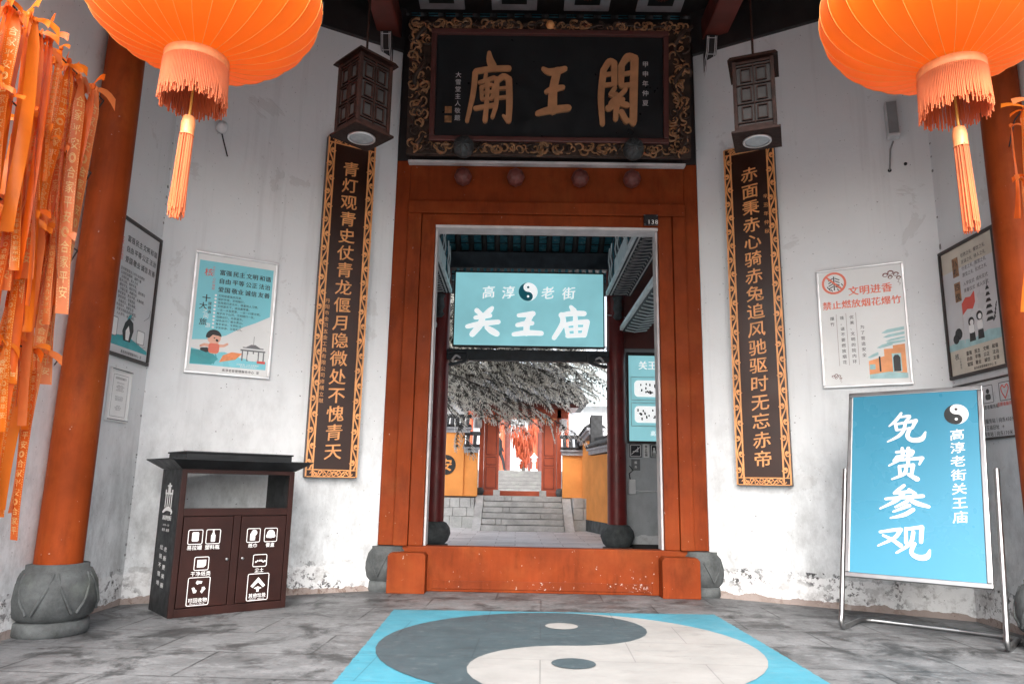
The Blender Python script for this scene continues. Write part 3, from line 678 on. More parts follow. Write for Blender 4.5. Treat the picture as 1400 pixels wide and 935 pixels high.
# ------------------------------------------------------------------ columns
def column(label, x, y, ang):
    t = thing('red_column', label, 'column', (x, y, 0), ang)
    mb = MB(); mb.lathe([(0.158, 0.47), (0.154, 2.0), (0.146, 4.5), (0.14, 6.74)], 40); mb.build('shaft', M['colred'], t)
    mb = MB(); mb.lathe([(0.235, 0), (0.248, 0.015), (0.245, 0.095), (0.22, 0.10)], 36)
    mb.lathe([(0.215, 0.10), (0.262, 0.135), (0.285, 0.25), (0.27, 0.36), (0.225, 0.445), (0.205, 0.452), (0.205, 0.483), (0.15, 0.485)], 36)
    o = mb.build('stone_base', M['stone'], t)
    mb = MB()
    for k in range(6):
        a0 = k * math.pi / 3
        for s_ in (-1, 1):
            pts = []
            for i in range(10):
                q = i / 9; aa = a0 + s_ * (0.06 + q ** 1.4 * 0.40); zz = 0.43 - 0.27 * q
                rr = {0: .232}.get(i) or (0.232 + 0.055 * math.sin(min(1, q * 1.25) * math.pi / 2) - (0.012 if q > .85 else 0))
                pts.append((rr * math.cos(aa), rr * math.sin(aa), zz))
            mb.tube(pts, 0.012, 5)
    mb.build('carved_strap', M['stone'], o)
    return t
column('red column with a stone drum base beside the orange prayer ribbons', -3.335, 5.5, R(-60))
column('red column with a stone drum base behind the blue sign stand', 3.925, 5.5, R(200))

# ------------------------------------------------------------------ name plaque
pq = thing('name_plaque', 'black name plaque with three gilt characters in a carved dragon frame', 'plaque', (DX + 0.005, 7.70, 4.777), 0, None, R(5.5))
W2, PH = 1.62, 1.585      # half width, height
MB().box(-W2, W2, -0.01, 0.06, 0.0, PH, bev=0.006).build('back_board', M['carved'], pq)
IB = (-1.30, 1.30, 0.20, PH - 0.17)
MB().box(IB[0], IB[1], -0.026, -0.0105, IB[2], IB[3]).build('lacquer_panel', M['lacquer'], pq)
mb = MB()
for x0, x1, z0, z1 in ((IB[0] - .06, IB[1] + .06, IB[2] - .06, IB[2]), (IB[0] - .06, IB[1] + .06, IB[3], IB[3] + .06), (IB[0] - .06, IB[0], IB[2] + .001, IB[3] - .001), (IB[1], IB[1] + .06, IB[2] + .001, IB[3] - .001)):
    mb.box(x0, x1, -0.075, -0.0105, z0, z1, bev=0.012)
mb.build('inner_moulding', M['moulding'], pq)
mb = MB(); r2 = random.Random(3)
def curl(mb, x, z, sz):
    a0 = r2.uniform(0, 6.28); tw = r2.choice((-1, 1)) * r2.uniform(2.5, 6); pts = []; rad = []
    for i in range(9):
        q = i / 8; aa = a0 + tw * q; rr = sz * (1 - .75 * q)
        pts.append((x + rr * math.cos(aa), -0.028 - 0.03 * math.sin(q * 3.1) - r2.uniform(0, .008), z + rr * math.sin(aa))); rad.append(sz * (0.24 - .12 * q))
    mb.tube(pts, rad, 5, mi=0 if r2.random() < .62 else 1)
zone = []
for k in range(460):
    u = r2.random()
    if u < .36: x_, z_ = r2.uniform(-W2 + .04, W2 - .04), PH - r2.uniform(.035, .085)
    elif u < .68: x_, z_ = r2.uniform(-W2 + .04, W2 - .04), r2.uniform(.035, .105)
    elif u < .84: x_, z_ = -W2 + r2.uniform(.04, .22), r2.uniform(.06, PH - .06)
    else: x_, z_ = W2 - r2.uniform(.04, .22), r2.uniform(.06, PH - .06)
    curl(mb, x_, z_, r2.uniform(.035, .075))
for s_ in (-1, 1):       # a long dragon body winding up each side
    pts = [(s_ * (W2 - .13) + .055 * math.sin(i * .55), -0.045 - .02 * math.cos(i * .55), .10 + i * (PH - .2) / 36) for i in range(37)]
    mb.tube(pts, [0.022 + .010 * math.sin(i * .4) for i in range(37)], 6, mi=1)
    pts = [(s_ * (.15 + i * .033), -0.045, PH - .06 + .022 * math.sin(i * .6)) for i in range(38)]
    mb.tube(pts, 0.018, 6, mi=1)
mb.build('carved_frame', [M['oldgold'], M['carved']], pq)
MB().lathe([(0, -.055), (.035, -.042), (.055, 0), (.035, .042), (0, .055)], 14, (0, -0.06, PH - .055)).build('frame_pearl', M['gold'], pq)
mb = MB()
brush(mb, 'temple_old', -0.685, 0.78, 0.83, -0.0265, 0.03, sx=0.62, fat=.9)
brush(mb, 'king_old', 0.045, 0.75, 0.57, -0.0265, 0.03, sx=0.64, fat=0.95)
brush(mb, 'gate_old', 0.785, 0.775, 0.83, -0.0265, 0.03, sx=0.56, fat=1.0)
mb.build('lettering', M['tan'], pq)
mb = MB(); put(mb, '甲申年仲夏', 1.10, 1.15, .075, 'v', .115, y=-0.0268); put(mb, '大雪堂主人敬题', -1.045, 0.98, .070, 'v', .085, y=-0.0268)
mb.build('inscription', M['palestrip'], pq)
mb = MB()
for z_ in (.52, .41):
    mb.box(-1.19, -1.11, -0.030, -0.0262, z_ - .04, z_ + .04)
mb.build('seal', M['oldgold'], pq)
for x_ in (-0.96, 0.955):
    mb = MB(); Tm = Matrix.Translation((x_, -0.09, 0.06))
    mb.lathe([(0, -.125), (.06, -.11), (.105, -.06), (.12, 0), (.105, .065), (.06, .11), (0, .12)], 20, T=Tm, mod=lambda a, z: 1 + .04 * math.sin(7 * a))
    for k in range(7):
        aa = 2 * math.pi * k / 7; mb.tube([(x_ + .10 * math.cos(aa) * q, -0.09 - .118 * math.sqrt(max(0, 1 - (q * .85) ** 2)), .06 + .10 * math.sin(aa) * q) for q in (.1, .4, .7, 1)], .012, 5)
    mb.build('holding_boss', M['iron'], pq)

np_ = thing('number_plate', 'small black house number plate 138 on the red lintel', 'number plate', (1.487, 7.86, 4.09))
MB().box(-.082, .082, -0.008, 0.012, -.065, .065, bev=0.004).build('plate', M['plate'], np_)
mb = MB(); put(mb, '138', .02, -.022, .072, y=-0.0085, off=.01); mb.build('lettering', M['white'], np_)
mb = MB()
for x_ in (-.07, .07):
    for z_ in (-.052, .052): mb.box(x_ - .004, x_ + .004, -0.011, -0.008, z_ - .004, z_ + .004)
mb.build('screw', M['steel'], np_)

# ------------------------------------------------------------------ couplet tablets
def tablet(label, loc, rz, text, side_txt, sx_):
    t = thing('couplet_tablet', label, 'couplet board', loc, rz)
    w_, z0, z1 = 0.272, 1.14, 4.86
    MB().box(-w_, w_, -0.075, 0.0, z0, z1, bev=0.008).build('board', M['brown_lacquer'], t)
    mb = MB(); yb = -0.0752
    bw = 0.082; iw = w_ - bw
    for xx in (w_ - .009, iw + .006):
        for s_ in (-1, 1): mb.box(s_ * xx - .0075, s_ * xx + .0075, -0.088, yb, z0 + .01, z1 - .01)
    for zz in (z0 + .010, z0 + bw - .003, z1 - .010, z1 - bw + .003): mb.box(-w_ + .0205, w_ - .0205, -0.0875, yb, zz - .005, zz + .005)
    n = 22; hgt = (z1 - z0 - 2 * bw) / n
    for s_ in (-1, 1):
        xc = s_ * (w_ - bw / 2 - .003); A_ = .024
        pts = []
        for i in range(n * 8 + 1):
            zz = z0 + bw + i * hgt / 8; pts.append((xc + A_ * math.sin(i * math.pi / 8), zz, .0135))
        mb.strip(pts, yb, .011, 0, caps=0)
        for k in range(n):
            zc = z0 + bw + (k + .5) * hgt; dr = 1 if k % 2 == 0 else -1
            cx = xc - dr * .014 + (0)
            sp_ = [(cx + dr * .0 + (.030 - .0032 * i) * math.cos(R(200 + 45 * i)) * dr, zc + (.038 - .0042 * i) * math.sin(R(200 + 45 * i)), .0125 + .0006 * i) for i in range(8)]
            mb.strip(sp_, yb, .0118, 0, caps=3)
            mb.prism(disc(cx + dr * .006, zc, .012, 8), yb - .0125, yb)
    m_ = 8; wd = (2 * w_ - 2 * bw) / m_
    for zc in (z0 + bw / 2, z1 - bw / 2):
        pts = [(-iw - .03 + (2 * iw + .06) * i / 40, zc + .024 * math.sin(i * math.pi / 5), .0085) for i in range(41)]
        mb.strip(pts, yb, .0105, 0, caps=0)
        for k in range(m_):
            cx = -iw + (k + .5) * wd; dr = 1 if k % 2 else -1
            mb.strip([(cx + (.024 - .002 * i) * math.cos(R(50 * i)), zc + dr * .01 + (.024 - .002 * i) * math.sin(R(50 * i)), .008) for i in range(8)], yb, .0118, 0, caps=3)
    mb.build('fretwork_border', M['gold'], t)
    mb = MB(); step = (z1 - z0 - 2 * bw - .26) / len(text)
    put(mb, text, 0.0, z1 - bw - .17, .205, 'v', step, y=yb, off=.009, depth=.010, sx=.92, sz=.86, shear=.09, wob=.012)
    mb.build('lettering', M['gold'], t)
    mb = MB(); sxx, sz0, stp, s2 = side_txt[1:]
    put(mb, side_txt[0], sxx, sz0, s2, 'v', stp, y=yb - .0005)
    mb.build('inscription', M['gold'], t)
    return t
tablet('tall couplet board reading 青灯观青史 hung behind the litter bin', onL(.562, 0, .006), R(30), '青灯观青史仗青龙偃月隐微处不愧青天', ('丹阳市金贝五金工具有限公司修缮立献', -.158, 3.02, .0665, .052), 1)
tablet('tall couplet board reading 赤面秉赤心 hung near the incense notice', onR(.602, 0, .006), R(-30), '赤面秉赤心骑赤兔追风驰驱时无忘赤帝', ('辛丑年仲秋', .158, 4.28, .10, .055), 1)

# ------------------------------------------------------------------ posters on the walls
def frame_mb(w_, h_, fw_, d=0.028):
    mb = MB()
    mb.box(-w_ / 2, w_ / 2, -d, 0, h_ - fw_, h_, bev=.005); mb.box(-w_ / 2, w_ / 2, -d, 0, 0, fw_, bev=.005)
    mb.box(-w_ / 2, -w_ / 2 + fw_, -d, 0, fw_ + .0005, h_ - fw_ - .0005, bev=.005); mb.box(w_ / 2 - fw_, w_ / 2, -d, 0, fw_ + .0005, h_ - fw_ - .0005, bev=.005)
    return mb
YP = -0.012
def poster(name, label, loc, rz, w_, h_, fw_, frame, sheet):
    t = thing(name, label, 'poster', loc, rz)
    frame_mb(w_, h_, fw_).build('frame', M[frame], t)
    MB().box(-w_ / 2 + fw_ * .5, w_ / 2 - fw_ * .5, YP, -0.001, fw_ * .5, h_ - fw_ * .5).build('sheet', M[sheet], t)
    return t
VALS = (('富强', '民主', '文明', '和谐'), ('自由', '平等', '公正', '法治'), ('爱国', '敬业', '诚信', '友善'))
def values(mb, x0, z0, dx, dz, size, y, off=.02):
    for j, row in enumerate(VALS):
        for i, wd in enumerate(row): put(mb, wd, x0 + i * dx, z0 - j * dz, size, y=y, off=off)
def cloudline(mb, x, z, s, y):
    for dx, dz, r_ in ((0, 0, .5), (.55, .22, .55), (1.1, 0, .5), (.5, -.3, .42), (1.35, -.45, .4)):
        mb.strip([(x + (dx + r_ * .62 * math.cos(R(a)) * (1 - a / 1400)) * s, z + (dz + r_ * .5 * math.sin(R(a)) * (1 - a / 1400)) * s, .07 * s) for a in range(0, 560, 32)], y, .0006, 0, caps=2)
    mb.strip([(x + 1.4 * s, z - .7 * s, .06 * s), (x + 1.25 * s, z - .95 * s, .05 * s), (x + 1.5 * s, z - 1.15 * s, .04 * s), (x + 1.35 * s, z - 1.35 * s, .02 * s)], y, .0006, 0, caps=2)

# blue manners poster
p = poster('wall_poster', 'blue manners poster with a running child in a silver frame', onL(1.640, 2.103, .004), R(30), .80, 1.225, .025, 'alu', 'offwhite')
MB().prism([(-.355, .33), (-.22, .345), (-.05, .40), (.10, .50), (.22, .56), (.355, .64), (.355, 1.135), (-.355, 1.135)], YP - .001, YP - .0002).build('blue_field', M['cyanpaper'], p)
MB().prism([(-.355, .09), (.355, .09), (.355, .17), (.10, .19), (-.05, .235), (-.20, .22), (-.355, .25)], YP - .001, YP - .0002).build('water', M['cyanpaper'], p)
mb = MB(); mb.prism([(-.355, .095), (-.16, .10), (-.10, .16), (-.18, .23), (-.355, .235)], YP - .0024, YP - .0012)
for k in range(5): mb.strip([(-.34 + .05 * k, .11, .010), (-.30 + .045 * k, .17, .012), (-.25 + .03 * k, .215, .006)], YP - .0025, .0006)
mb.build('teal_leaves', M['tealink'], p)
mb = MB(); mb.prism([(-.09, .13), (.06, .17), (.12, .235), (.02, .24), (-.06, .20)], YP - .0026, YP - .0013); mb.build('pink_wave', M['fringe_band'], p)
ch = MB()
ch.prism(disc(-.155, .365, .062, 20), YP - .0030, YP - .0012); ch.prism(rrect(-.150, .265, .095, .115, .03), YP - .0036, YP - .0012)
ch.strip([(-.11, .29, .032), (-.06, .295, .026), (-.03, .315, .024)], YP - .0012, .0028); ch.strip([(-.19, .285, .032), (-.24, .29, .028), (-.27, .275, .024)], YP - .0012, .0028)
ch.build('child_figure', M['skin'], p)
MB().prism(rrect(-.150, .262, .100, .095, .025), YP - .0050, YP - .0037).build('child_shirt', M['coralink'], p)
mb = MB(); mb.prism(arc(-.16, .375, .072, 5, 190, 14) + [(-.20, .36), (-.17, .395), (-.12, .39)], YP - .0046, YP - .0031)
mb.strip([(-.155, .365, .010), (-.150, .363, .010)], YP - .0031, .0012); mb.strip([(-.13, .345, .020), (-.125, .34, .022)], YP - .0031, .0012)
mb.strip([(-.26, .245, .03), (-.215, .24, .05)], YP - .0012, .0026)
mb.build('child_hair', M['ink'], p)
mb = MB()
for x0, x1, z0, z1 in ((.10, .37 - .03, .265, .28), (.12, .32, .295, .305)): mb.box(x0, x1, YP - .003, YP - .0012, z0, z1)
mb.prism([(.15, .305), (.29, .305), (.24, .335), (.20, .335)], YP - .003, YP - .0013)
for x_ in (.12, .17, .225, .275, .325): mb.box(x_ - .006, x_ + .006, YP - .003, YP - .0012, .165, .264)
mb.box(.2185, .2225, YP - .003, YP - .0012, .336, .42)
mb.build('building_drawing', M['greyink'], p)
MB().prism(rrect(.22, .205, .10, .075, .02), YP - .0044, YP - .0031).build('drawing_arch', M['offwhite'], p)
mb = MB(); mb.box(.265, .365 - .02, YP - .0042, YP - .0031, .150, .175); mb.build('red_label', M['redink'], p)
mb = MB(); values(mb, -.105, 1.035, .128, .088, .058, YP - .0012, .03); put(mb, '十', -.262, .755, .08, y=YP - .0012, off=.03); put(mb, '大', -.285, .675, .075, y=YP - .0012, off=.02)
put(mb, '旅', -.272, .515, .072, y=YP - .0012, off=.02); put(mb, '提倡语', -.225, .725, .034, 'v', .042, y=YP - .0012, off=.03)
LN = ('文明是最美的风景。', '保护环境，文明随行。', '信用是行走名片，尊重他人习惯。', '文明游天下，诚信赢尊重。', '一花一木皆是景，一言一行要文明。', '爱护天下山河，文明随行一生。', '低碳出行，共享蓝天。', '绿色出行，碧水青山。', '尊老爱幼，文明礼让。', '平安旅游，文明先行。')
for j, s_ in enumerate(LN): put(mb, s_, -.155, .795 - j * .036, .0265, y=YP - .0012, off=.012, align='l')
put(mb, '高淳老街管理服务中心 宣', .12, .055, .030, y=YP - .0006, off=.02)
mb.build('lettering', M['ink'], p)
mb = MB(); put(mb, '核', -.262, 1.02, .085, y=YP - .0012, off=.01); put(mb, '社会主义', -.218, 1.09, .022, 'v', .026, y=YP - .0012); put(mb, '心价值观', -.208, .975, .030, 'v', .033, y=YP - .0012)
mb.build('red_lettering', M['redink'], p)
mb = MB(); put(mb, '之', -.262, .625, .05, y=YP - .0012); put(mb, '间', -.25, .575, .05, y=YP - .0012); put(mb, '游', -.225, .485, .05, y=YP - .0012)
for j in range(10): mb.prism(disc(-.178, .795 - j * .036, .011, 8), YP - .0016, YP - .0011)
put(mb, '文明旅游 让生活更美好', .18, .125, .020, y=YP - .0012); put(mb, '做文明有礼的高淳人', .19, .105, .018, y=YP - .0012)
mb.build('white_lettering', M['white'], p)

# framed text poster on the left side wall
p = poster('wall_poster', 'grey text poster in a dark frame half hidden by the red column', (FLX + .004, 6.285, 2.125), R(90), .80, 1.235, .032, 'darkframe', 'greypaper')
mb = MB(); values(mb, -.12, 1.06, .135, .095, .062, YP - .0005, .03)
put(mb, '中国人民爱国', -.315, .86, .060, 'v', .064, y=YP - .0005, off=.02)
TX = ('坚持把爱国主义作为全民教育', '弘扬民族精神，凝聚力量', '文明礼貌、助人为乐', '爱护公物、保护环境，', '遵纪守法，诚实守信，服务群众', '办事公道，奉献社会', '尊老爱幼，男女平等，夫妻和睦，', '勤俭持家，邻里团结', '自强自立，敬业奉献，', '热爱家乡，热爱生活', '共建文明和谐美好家园。', '人人参与，从我做起，')
for j, s_ in enumerate(TX): put(mb, s_, -.235 + .012 * (j % 3), .775 - j * .036, .031, y=YP - .0005, off=.012, align='l')
put(mb, '高淳老街管理服务中心 宣', .10, .062, .030, y=YP - .0005, off=.02)
mb.build('lettering', M['ink'], p)
mb = MB(); put(mb, '核', -.27, 1.02, .085, y=YP - .0005, off=.01); put(mb, '心价值观', -.235, .97, .03, 'v', .033, y=YP - .0005); put(mb, '公约', -.30, .49, .055, 'v', .06, y=YP - .0005)
mb.build('red_lettering', M['redink'], p)
mb = MB(); mb.prism([(-.36, .10), (.36, .10), (.36, .13), (.18, .17), (.0, .21), (-.18, .19), (-.36, .22)], YP - .0012, YP - .0002); mb.prism([(-.02, .33), (.02, .37), (.04, .41), (.0, .40), (-.03, .36)], YP - .0012, YP - .0003); mb.build('teal_river', M['tealink'], p)
mb = MB(); mb.prism([(-.06, .16), (.05, .16), (.09, .27), (.07, .34), (.0, .37), (-.06, .32), (-.09, .24)], YP - .0026, YP - .0013); mb.build('ink_hill', M['ink'], p)
mb = MB(); mb.prism([(-.03, .17), (.02, .17), (.03, .24), (.0, .30), (-.04, .25)], YP - .0040, YP - .0027)
mb.prism(rrect(-.24, .255, .12, .16, .03), YP - .0026, YP - .0013); mb.prism(rrect(.22, .235, .13, .12, .04), YP - .0026, YP - .0013); mb.build('pale_houses', M['white'], p)
mb = MB(); rframe(mb, -.24, .255, .12, .16, .006, YP - .0027, .0008); rframe(mb, .22, .235, .13, .12, .005, YP - .0027, .0008)
for k in range(7): mb.strip([(-.33 + .1 * k, .21 - .01 * k, .004), (-.28 + .1 * k, .225 - .01 * k, .004)], YP - .0013, .0006)
mb.strip([(.25, .40, .004), (.33, .45, .006), (.35, .52, .004)], YP - .0005, .0006)
mb.build('house_outline', M['greyink'], p)

# small white notice below it
p = poster('paper_notice', 'small white typed notice under the dark framed poster', (FLX + .004, 6.265, 1.575), R(90), .33, .46, .010, 'offwhite', 'white')
mb = MB()
for z_ in (.445, .015): mb.box(-.165, .165, -.031, -.0285, z_ - .004, z_ + .004)
rframe(mb, .01, .225, .24, .36, .003, YP - .0002, .0006)
put(mb, '疫情防控温馨提示', .01, .375, .022, y=YP - .0004, off=.01)
r3 = random.Random(5)
for z_ in (.335, .312, .30, .285, .27, .215, .20, .187, .135, .12, .105): put(mb, '请佩戴口罩扫码登记有序参观'[:r3.randint(5, 10)], .01, z_, .013, y=YP - .0004)
mb.build('lettering', M['greyink'], p)

# no-firecracker notice
p = poster('wall_poster', 'white no-firecrackers notice with red heading and a temple drawing', onR(1.610, 2.110, .004), R(-30), .80, 1.225, .022, 'alu', 'offwhite')
mb = MB(); put(mb, '文明进香', .09, .975, .098, y=YP - .0005, off=.035); put(mb, '禁止燃放烟花爆竹', .0, .845, .088, y=YP - .0005, off=.035)
mb.strip([(-.235 + .105 * math.cos(R(a)), 1.075 + .105 * math.sin(R(a)), .022) for a in range(0, 361, 15)], YP - .0005, .0012, 0, caps=0)
mb.strip([(-.305, 1.145, .018), (-.165, 1.005, .018)], YP - .0035, .0010)
mb.build('red_lettering', M['coralink'], p)
mb = MB()
mb.box(-.240, -.230, YP - .0022, YP - .0003, 1.00, 1.145)
for k in range(4):
    for s_ in (-1, 1): mb.strip([(-.235 + s_ * .012, 1.125 - k * .028, .009), (-.235 + s_ * .05, 1.105 - k * .028, .009)], YP - .0003, .0018)
for x_, z_ in ((-.30, 1.04), (-.285, 1.02), (-.265, 1.01), (-.205, 1.01), (-.18, 1.03), (-.165, 1.06)): mb.strip([(x_, z_, .010), (x_ + .012, z_ - .018, .007)], YP - .0003, .0018)
VC = (('爆竹', -.275, .735), ('境，请不要燃放烟花', -.185, .735), ('优美、文明的院内环', -.095, .735), ('为了营造安全', -.005, .625))
for s_, x_, z_ in VC: put(mb, s_, x_, z_, .040, 'v', .0565, y=YP - .0005, off=.008)
mb.build('lettering', M['ink'], p)
mb = MB()
for x_ in (-.235, -.145, -.055): mb.box(x_ - .0012, x_ + .0012, YP - .0009, YP - .0003, .22, .75)
cloudline(mb, .235, 1.10, .085, YP - .0004); cloudline(mb, -.30, .115, .05, YP - .0004)
mb.build('fine_lines', M['peg'], p)
mb = MB(); mb.prism([(.03, .11), (.355, .07), (.355, .40), (.25, .39), (.25, .36), (.17, .36), (.17, .29), (.03, .25)], YP - .0012, YP - .0002); mb.build('temple_wall', M['orangeink'], p)
mb = MB()
for x0, x1, z_, hh in ((.16, .38 - .02, .52, .03), (.17, .36, .475, .025), (.19, .36, .435, .02), (.11, .25, .375, .03), (.02, .12, .285, .03)):
    mb.prism([(x0, z_), (x0 + .03, z_ - hh * .2), (x1, z_ + .02), (x1, z_ + .02 + hh), (x0 + .05, z_ + hh)], YP - .0026, YP - .0013)
mb.prism([(.03, .075), (.36, .065), (.36, .115), (.20, .135), (.03, .115)], YP - .0026, YP - .0013)
mb.box(.235, .315, YP - .0026, YP - .0013, .13, .31); mb.prism(rrect(.06, .19, .05, .05, .006), YP - .0026, YP - .0013)
mb.prism([(.20, .40), (.36, .42), (.36, .44), (.20, .425)], YP - .0026, YP - .0013)
mb.build('temple_roof', M['paleteal'], p)
mb = MB(); mb.prism([(.245, .135), (.305, .135), (.305, .27), (.29, .295), (.26, .295), (.245, .27)], YP - .0042, YP - .0027); mb.box(.12, .135, YP - .0026, YP - .0013, .14, .29); mb.build('temple_door', M['ink'], p)

# etiquette poster on the right side wall
p = poster('wall_poster', 'cream etiquette poster with a red flag in a dark frame', (FRX - .004, 6.325, 2.13), R(-90), .815, 1.23, .030, 'darkframe', 'creampaper')
MB().prism([(-.38, .30), (.37, .30), (.37, 1.0), (-.38, 1.0)], YP - .0008, YP - .0002).build('pale_sky', M['greypaper'], p)
mb = MB()
for i, s_ in enumerate(('仪表之礼 餐饮之礼', '言谈之礼 待人之礼', '行走之礼 观赏之礼', '游览之礼 仪式之礼')): put(mb, s_, -.08, 1.105 - i * .062, .040, y=YP - .001, align='l', off=.005)
for i, s_ in enumerate(('入学仪式 成长仪式', '青春仪式 成人仪式')): put(mb, s_, -.08, .835 - i * .062, .040, y=YP - .001, align='l', off=.005)
values(mb, -.10, .205, .12, .05, .040, YP - .0012, .02); put(mb, '高淳老街管理服务中心 宣', .10, .058, .026, y=YP - .0005, off=.015); put(mb, '核', -.28, .20, .06, y=YP - .0005, off=.02); put(mb, '心价值观', -.235, .19, .025, 'v', .028, y=YP - .0005)
mb.build('lettering', M['ink'], p)
mb = MB()
for s_, x_, z_ in (('八', -.17, 1.065), ('礼', -.17, .975), ('四', -.17, .83), ('仪', -.17, .74)): mb.box(x_ - .045, x_ + .045, YP - .0022, YP - .0009, z_ - .045, z_ + .045)
mb.build('brown_label', M['oldgold'], p)
mb = MB()
for s_, x_, z_ in (('八', -.17, 1.065), ('礼', -.17, .975), ('四', -.17, .83), ('仪', -.17, .74)): put(mb, s_, x_, z_, .07, y=YP - .0026, off=.02)
mb.build('label_lettering', M['ink'], p)
mb = MB(); mb.prism([(-.13, .56), (-.06, .60), (.02, .585), (.06, .64), (.06, .74), (.0, .70), (-.07, .71), (-.13, .665)], YP - .0024, YP - .001); mb.build('red_flag', M['redink'], p)
MB().box(-.142, -.133, YP - .0024, YP - .001, .30, .69).build('flag_pole', M['palestrip'], p)
mb = MB()
for x_, h_ in ((-.02, .0), (.10, .03)):
    mb.prism(disc(x_, .475 + h_, .042, 14), YP - .0040, YP - .0026); mb.prism([(x_ - .045, .30), (x_ + .04, .30), (x_ + .035, .38), (x_ - .035, .38)], YP - .0040, YP - .0026)
for k, x_ in enumerate((.24,)):
    for j in range(6): mb.prism([(x_ - .055 + j * .006, .43 + j * .055), (x_ + .055 - j * .006, .43 + j * .055), (x_ + .03 - j * .004, .46 + j * .055), (x_ - .03 + j * .004, .46 + j * .055)], YP - .0024, YP - .001)
mb.strip([(.24, .74, .006), (.24, .80, .003)], YP - .001, .0014)
mb.prism(disc(-.22, .40, .055, 10) , YP - .0024, YP - .001); mb.prism(disc(-.26, .36, .045, 10), YP - .0046, YP - .0030)
for k in range(5): mb.strip([(.28 + .012 * k, .42 + .03 * k, .012), (.31 + .008 * k, .45 + .03 * k, .008)], YP - .001, .0014)
mb.build('ink_figures', M['ink'], p)
mb = MB()
for x_, h_ in ((-.02, .0), (.10, .03)): mb.prism(rrect(x_, .41 + h_ * .5, .075, .075, .02), YP - .0052, YP - .0041); mb.prism(disc(x_ + .008, .467 + h_, .026, 12), YP - .0052, YP - .0041)
mb.build('white_shirts', M['white'], p)
MB().prism([(-.38, .26), (.37, .26), (.37, .34), (.20, .36), (.0, .32), (-.2, .34), (-.38, .315)], YP - .0022, YP - .001).build('grey_hill', M['paleteal'], p)

# volunteer notice below it
p = poster('wall_poster', 'pale volunteer station notice with a red heart outline', (FRX - .004, 6.29, 1.555), R(-90), .82, .515, .018, 'darkframe', 'greypaper')
mb = MB(); rframe(mb, .28, .385, .135, .15, .005, YP - .0003, .001); rframe(mb, .06, .385, .135, .15, .005, YP - .0003, .001)
put(mb, '志愿者服务站', .07, .275, .038, y=YP - .0004, off=.02); mb.prism(disc(.06, .41, .022, 12), YP - .0012, YP - .0003); mb.prism(rrect(.06, .36, .07, .05, .02), YP - .0012, YP - .0003)
put(mb, '志愿者服务站｜向东450米', .345 - .48, .155, .042, y=YP - .0004, off=.02, align='l'); put(mb, '老街关王庙旧址 →', .345 - .48, .10, .042, y=YP - .0004, off=.02, align='l'); put(mb, '便民服务站｜向东170米', .345 - .48, .045, .042, y=YP - .0004, off=.02, align='l')
mb.build('lettering', M['ink'], p)
mb = MB(); put(mb, '志愿者服务站', .28, .282, .036, y=YP - .0016, off=.02); mb.build('purple_lettering', M['redink'], p)
mb = MB(); hp = [(.28, .325), (.245, .375), (.235, .415), (.255, .437), (.28, .415), (.31, .44), (.328, .41), (.31, .37), (.28, .325)]
mb.strip(crom([(a, b, .010) for a, b in hp], 4), YP - .0004, .001, 0, caps=3); mb.build('heart_outline', M['redink'], p)

# ------------------------------------------------------------------ litter bin
BA = math.atan2(6.767 - 6.123, -2.031 + 2.779)
tb = thing('litter_bin', 'brown two-door litter bin with a black flared lid', 'litter bin', (-2.779, 6.123, 0.0), BA)
BW, BD, BH = .985, .56, 1.185
mb = MB()      # carcass: front frame posts and rails
mb.box(0, .045, 0, .03, .0, BH, bev=.004); mb.box(BW - .045, BW, 0, .03, .0, BH, bev=.004)
mb.box(.0455, BW - .0455, 0, .03, 0, .065, bev=.004); mb.box(.0455, BW - .0455, 0, .03, .80, .86, bev=.004); mb.box(.0455, BW - .0455, 0, .03, 1.15, BH, bev=.004)
mb.box(.465, .525, 0, .03, .0655, .7995, bev=.003); mb.box(.0455, BW - .0455, .05, BD - .02, .83, .845)
mb.box(.0455, .4645, .022, .05, .0655, .7995); mb.box(.5255, BW - .0455, .022, .05, .0655, .7995)
mb.build('body_frame', M['binbrown'], tb)
MB().box(0.001, .022, .0305, BD, 0, BH - .001).build('side_panel', M['binblack'], tb); MB().box(BW - .022, BW - .001, .0305, BD, 0, BH - .001).build('side_panel', M['binblack'], tb)
MB().box(.023, BW - .023, BD - .018, BD - .002, 0, .83).build('back_panel', M['binblack'], tb)
for x0, x1, hx in ((.052, .458, .43), (.532, BW - .052, .565)):
    d_ = MB().box(x0, x1, -.004, .0215, .072, .793, bev=.004).build('door', M['binbrown'], tb)
    mb = MB(); mb.lathe([(0.013, 0), (.013, .006), (.008, .009), (0, .009)], 14, T=Matrix.Translation((hx, -.0045, .44)) @ Matrix.Rotation(R(90), 4, 'X')); mb.build('lock', M['steel'], d_)
def flare(z0, z1, o0, o1): # tray that flares outward and up
    a_ = [(-o0, -o0), (BW + o0, -o0), (BW + o0, BD + o0), (-o0, BD + o0)]; b_ = [(-o1, -o1), (BW + o1, -o1), (BW + o1, BD + o1), (-o1, BD + o1)]
    v = [(x, y, z0) for x, y in a_] + [(x, y, z1) for x, y in b_]
    return v, [(0, 3, 2, 1), (4, 5, 6, 7)] + [(i, (i + 1) % 4, (i + 1) % 4 + 4, i + 4) for i in range(4)]
mb = MB(); mb.add(*flare(BH + .001, BH + .075, .005, .115)); mb.add(*flare(BH + .0755, BH + .085, .118, .118)); mb.box(.03, BW - .03, .02, BD - .02, BH + .0855, BH + .135, bev=.006); mb.box(.02, BW - .02, .01, BD - .01, BH + .1355, BH + .15, bev=.003)
mb.build('lid', M['binblack'], tb)
mb = MB(); yb = -.0042
def icon(x, z, w_, h_): rframe(mb, x, z, w_, h_, .006, yb, .001, 0, .012)
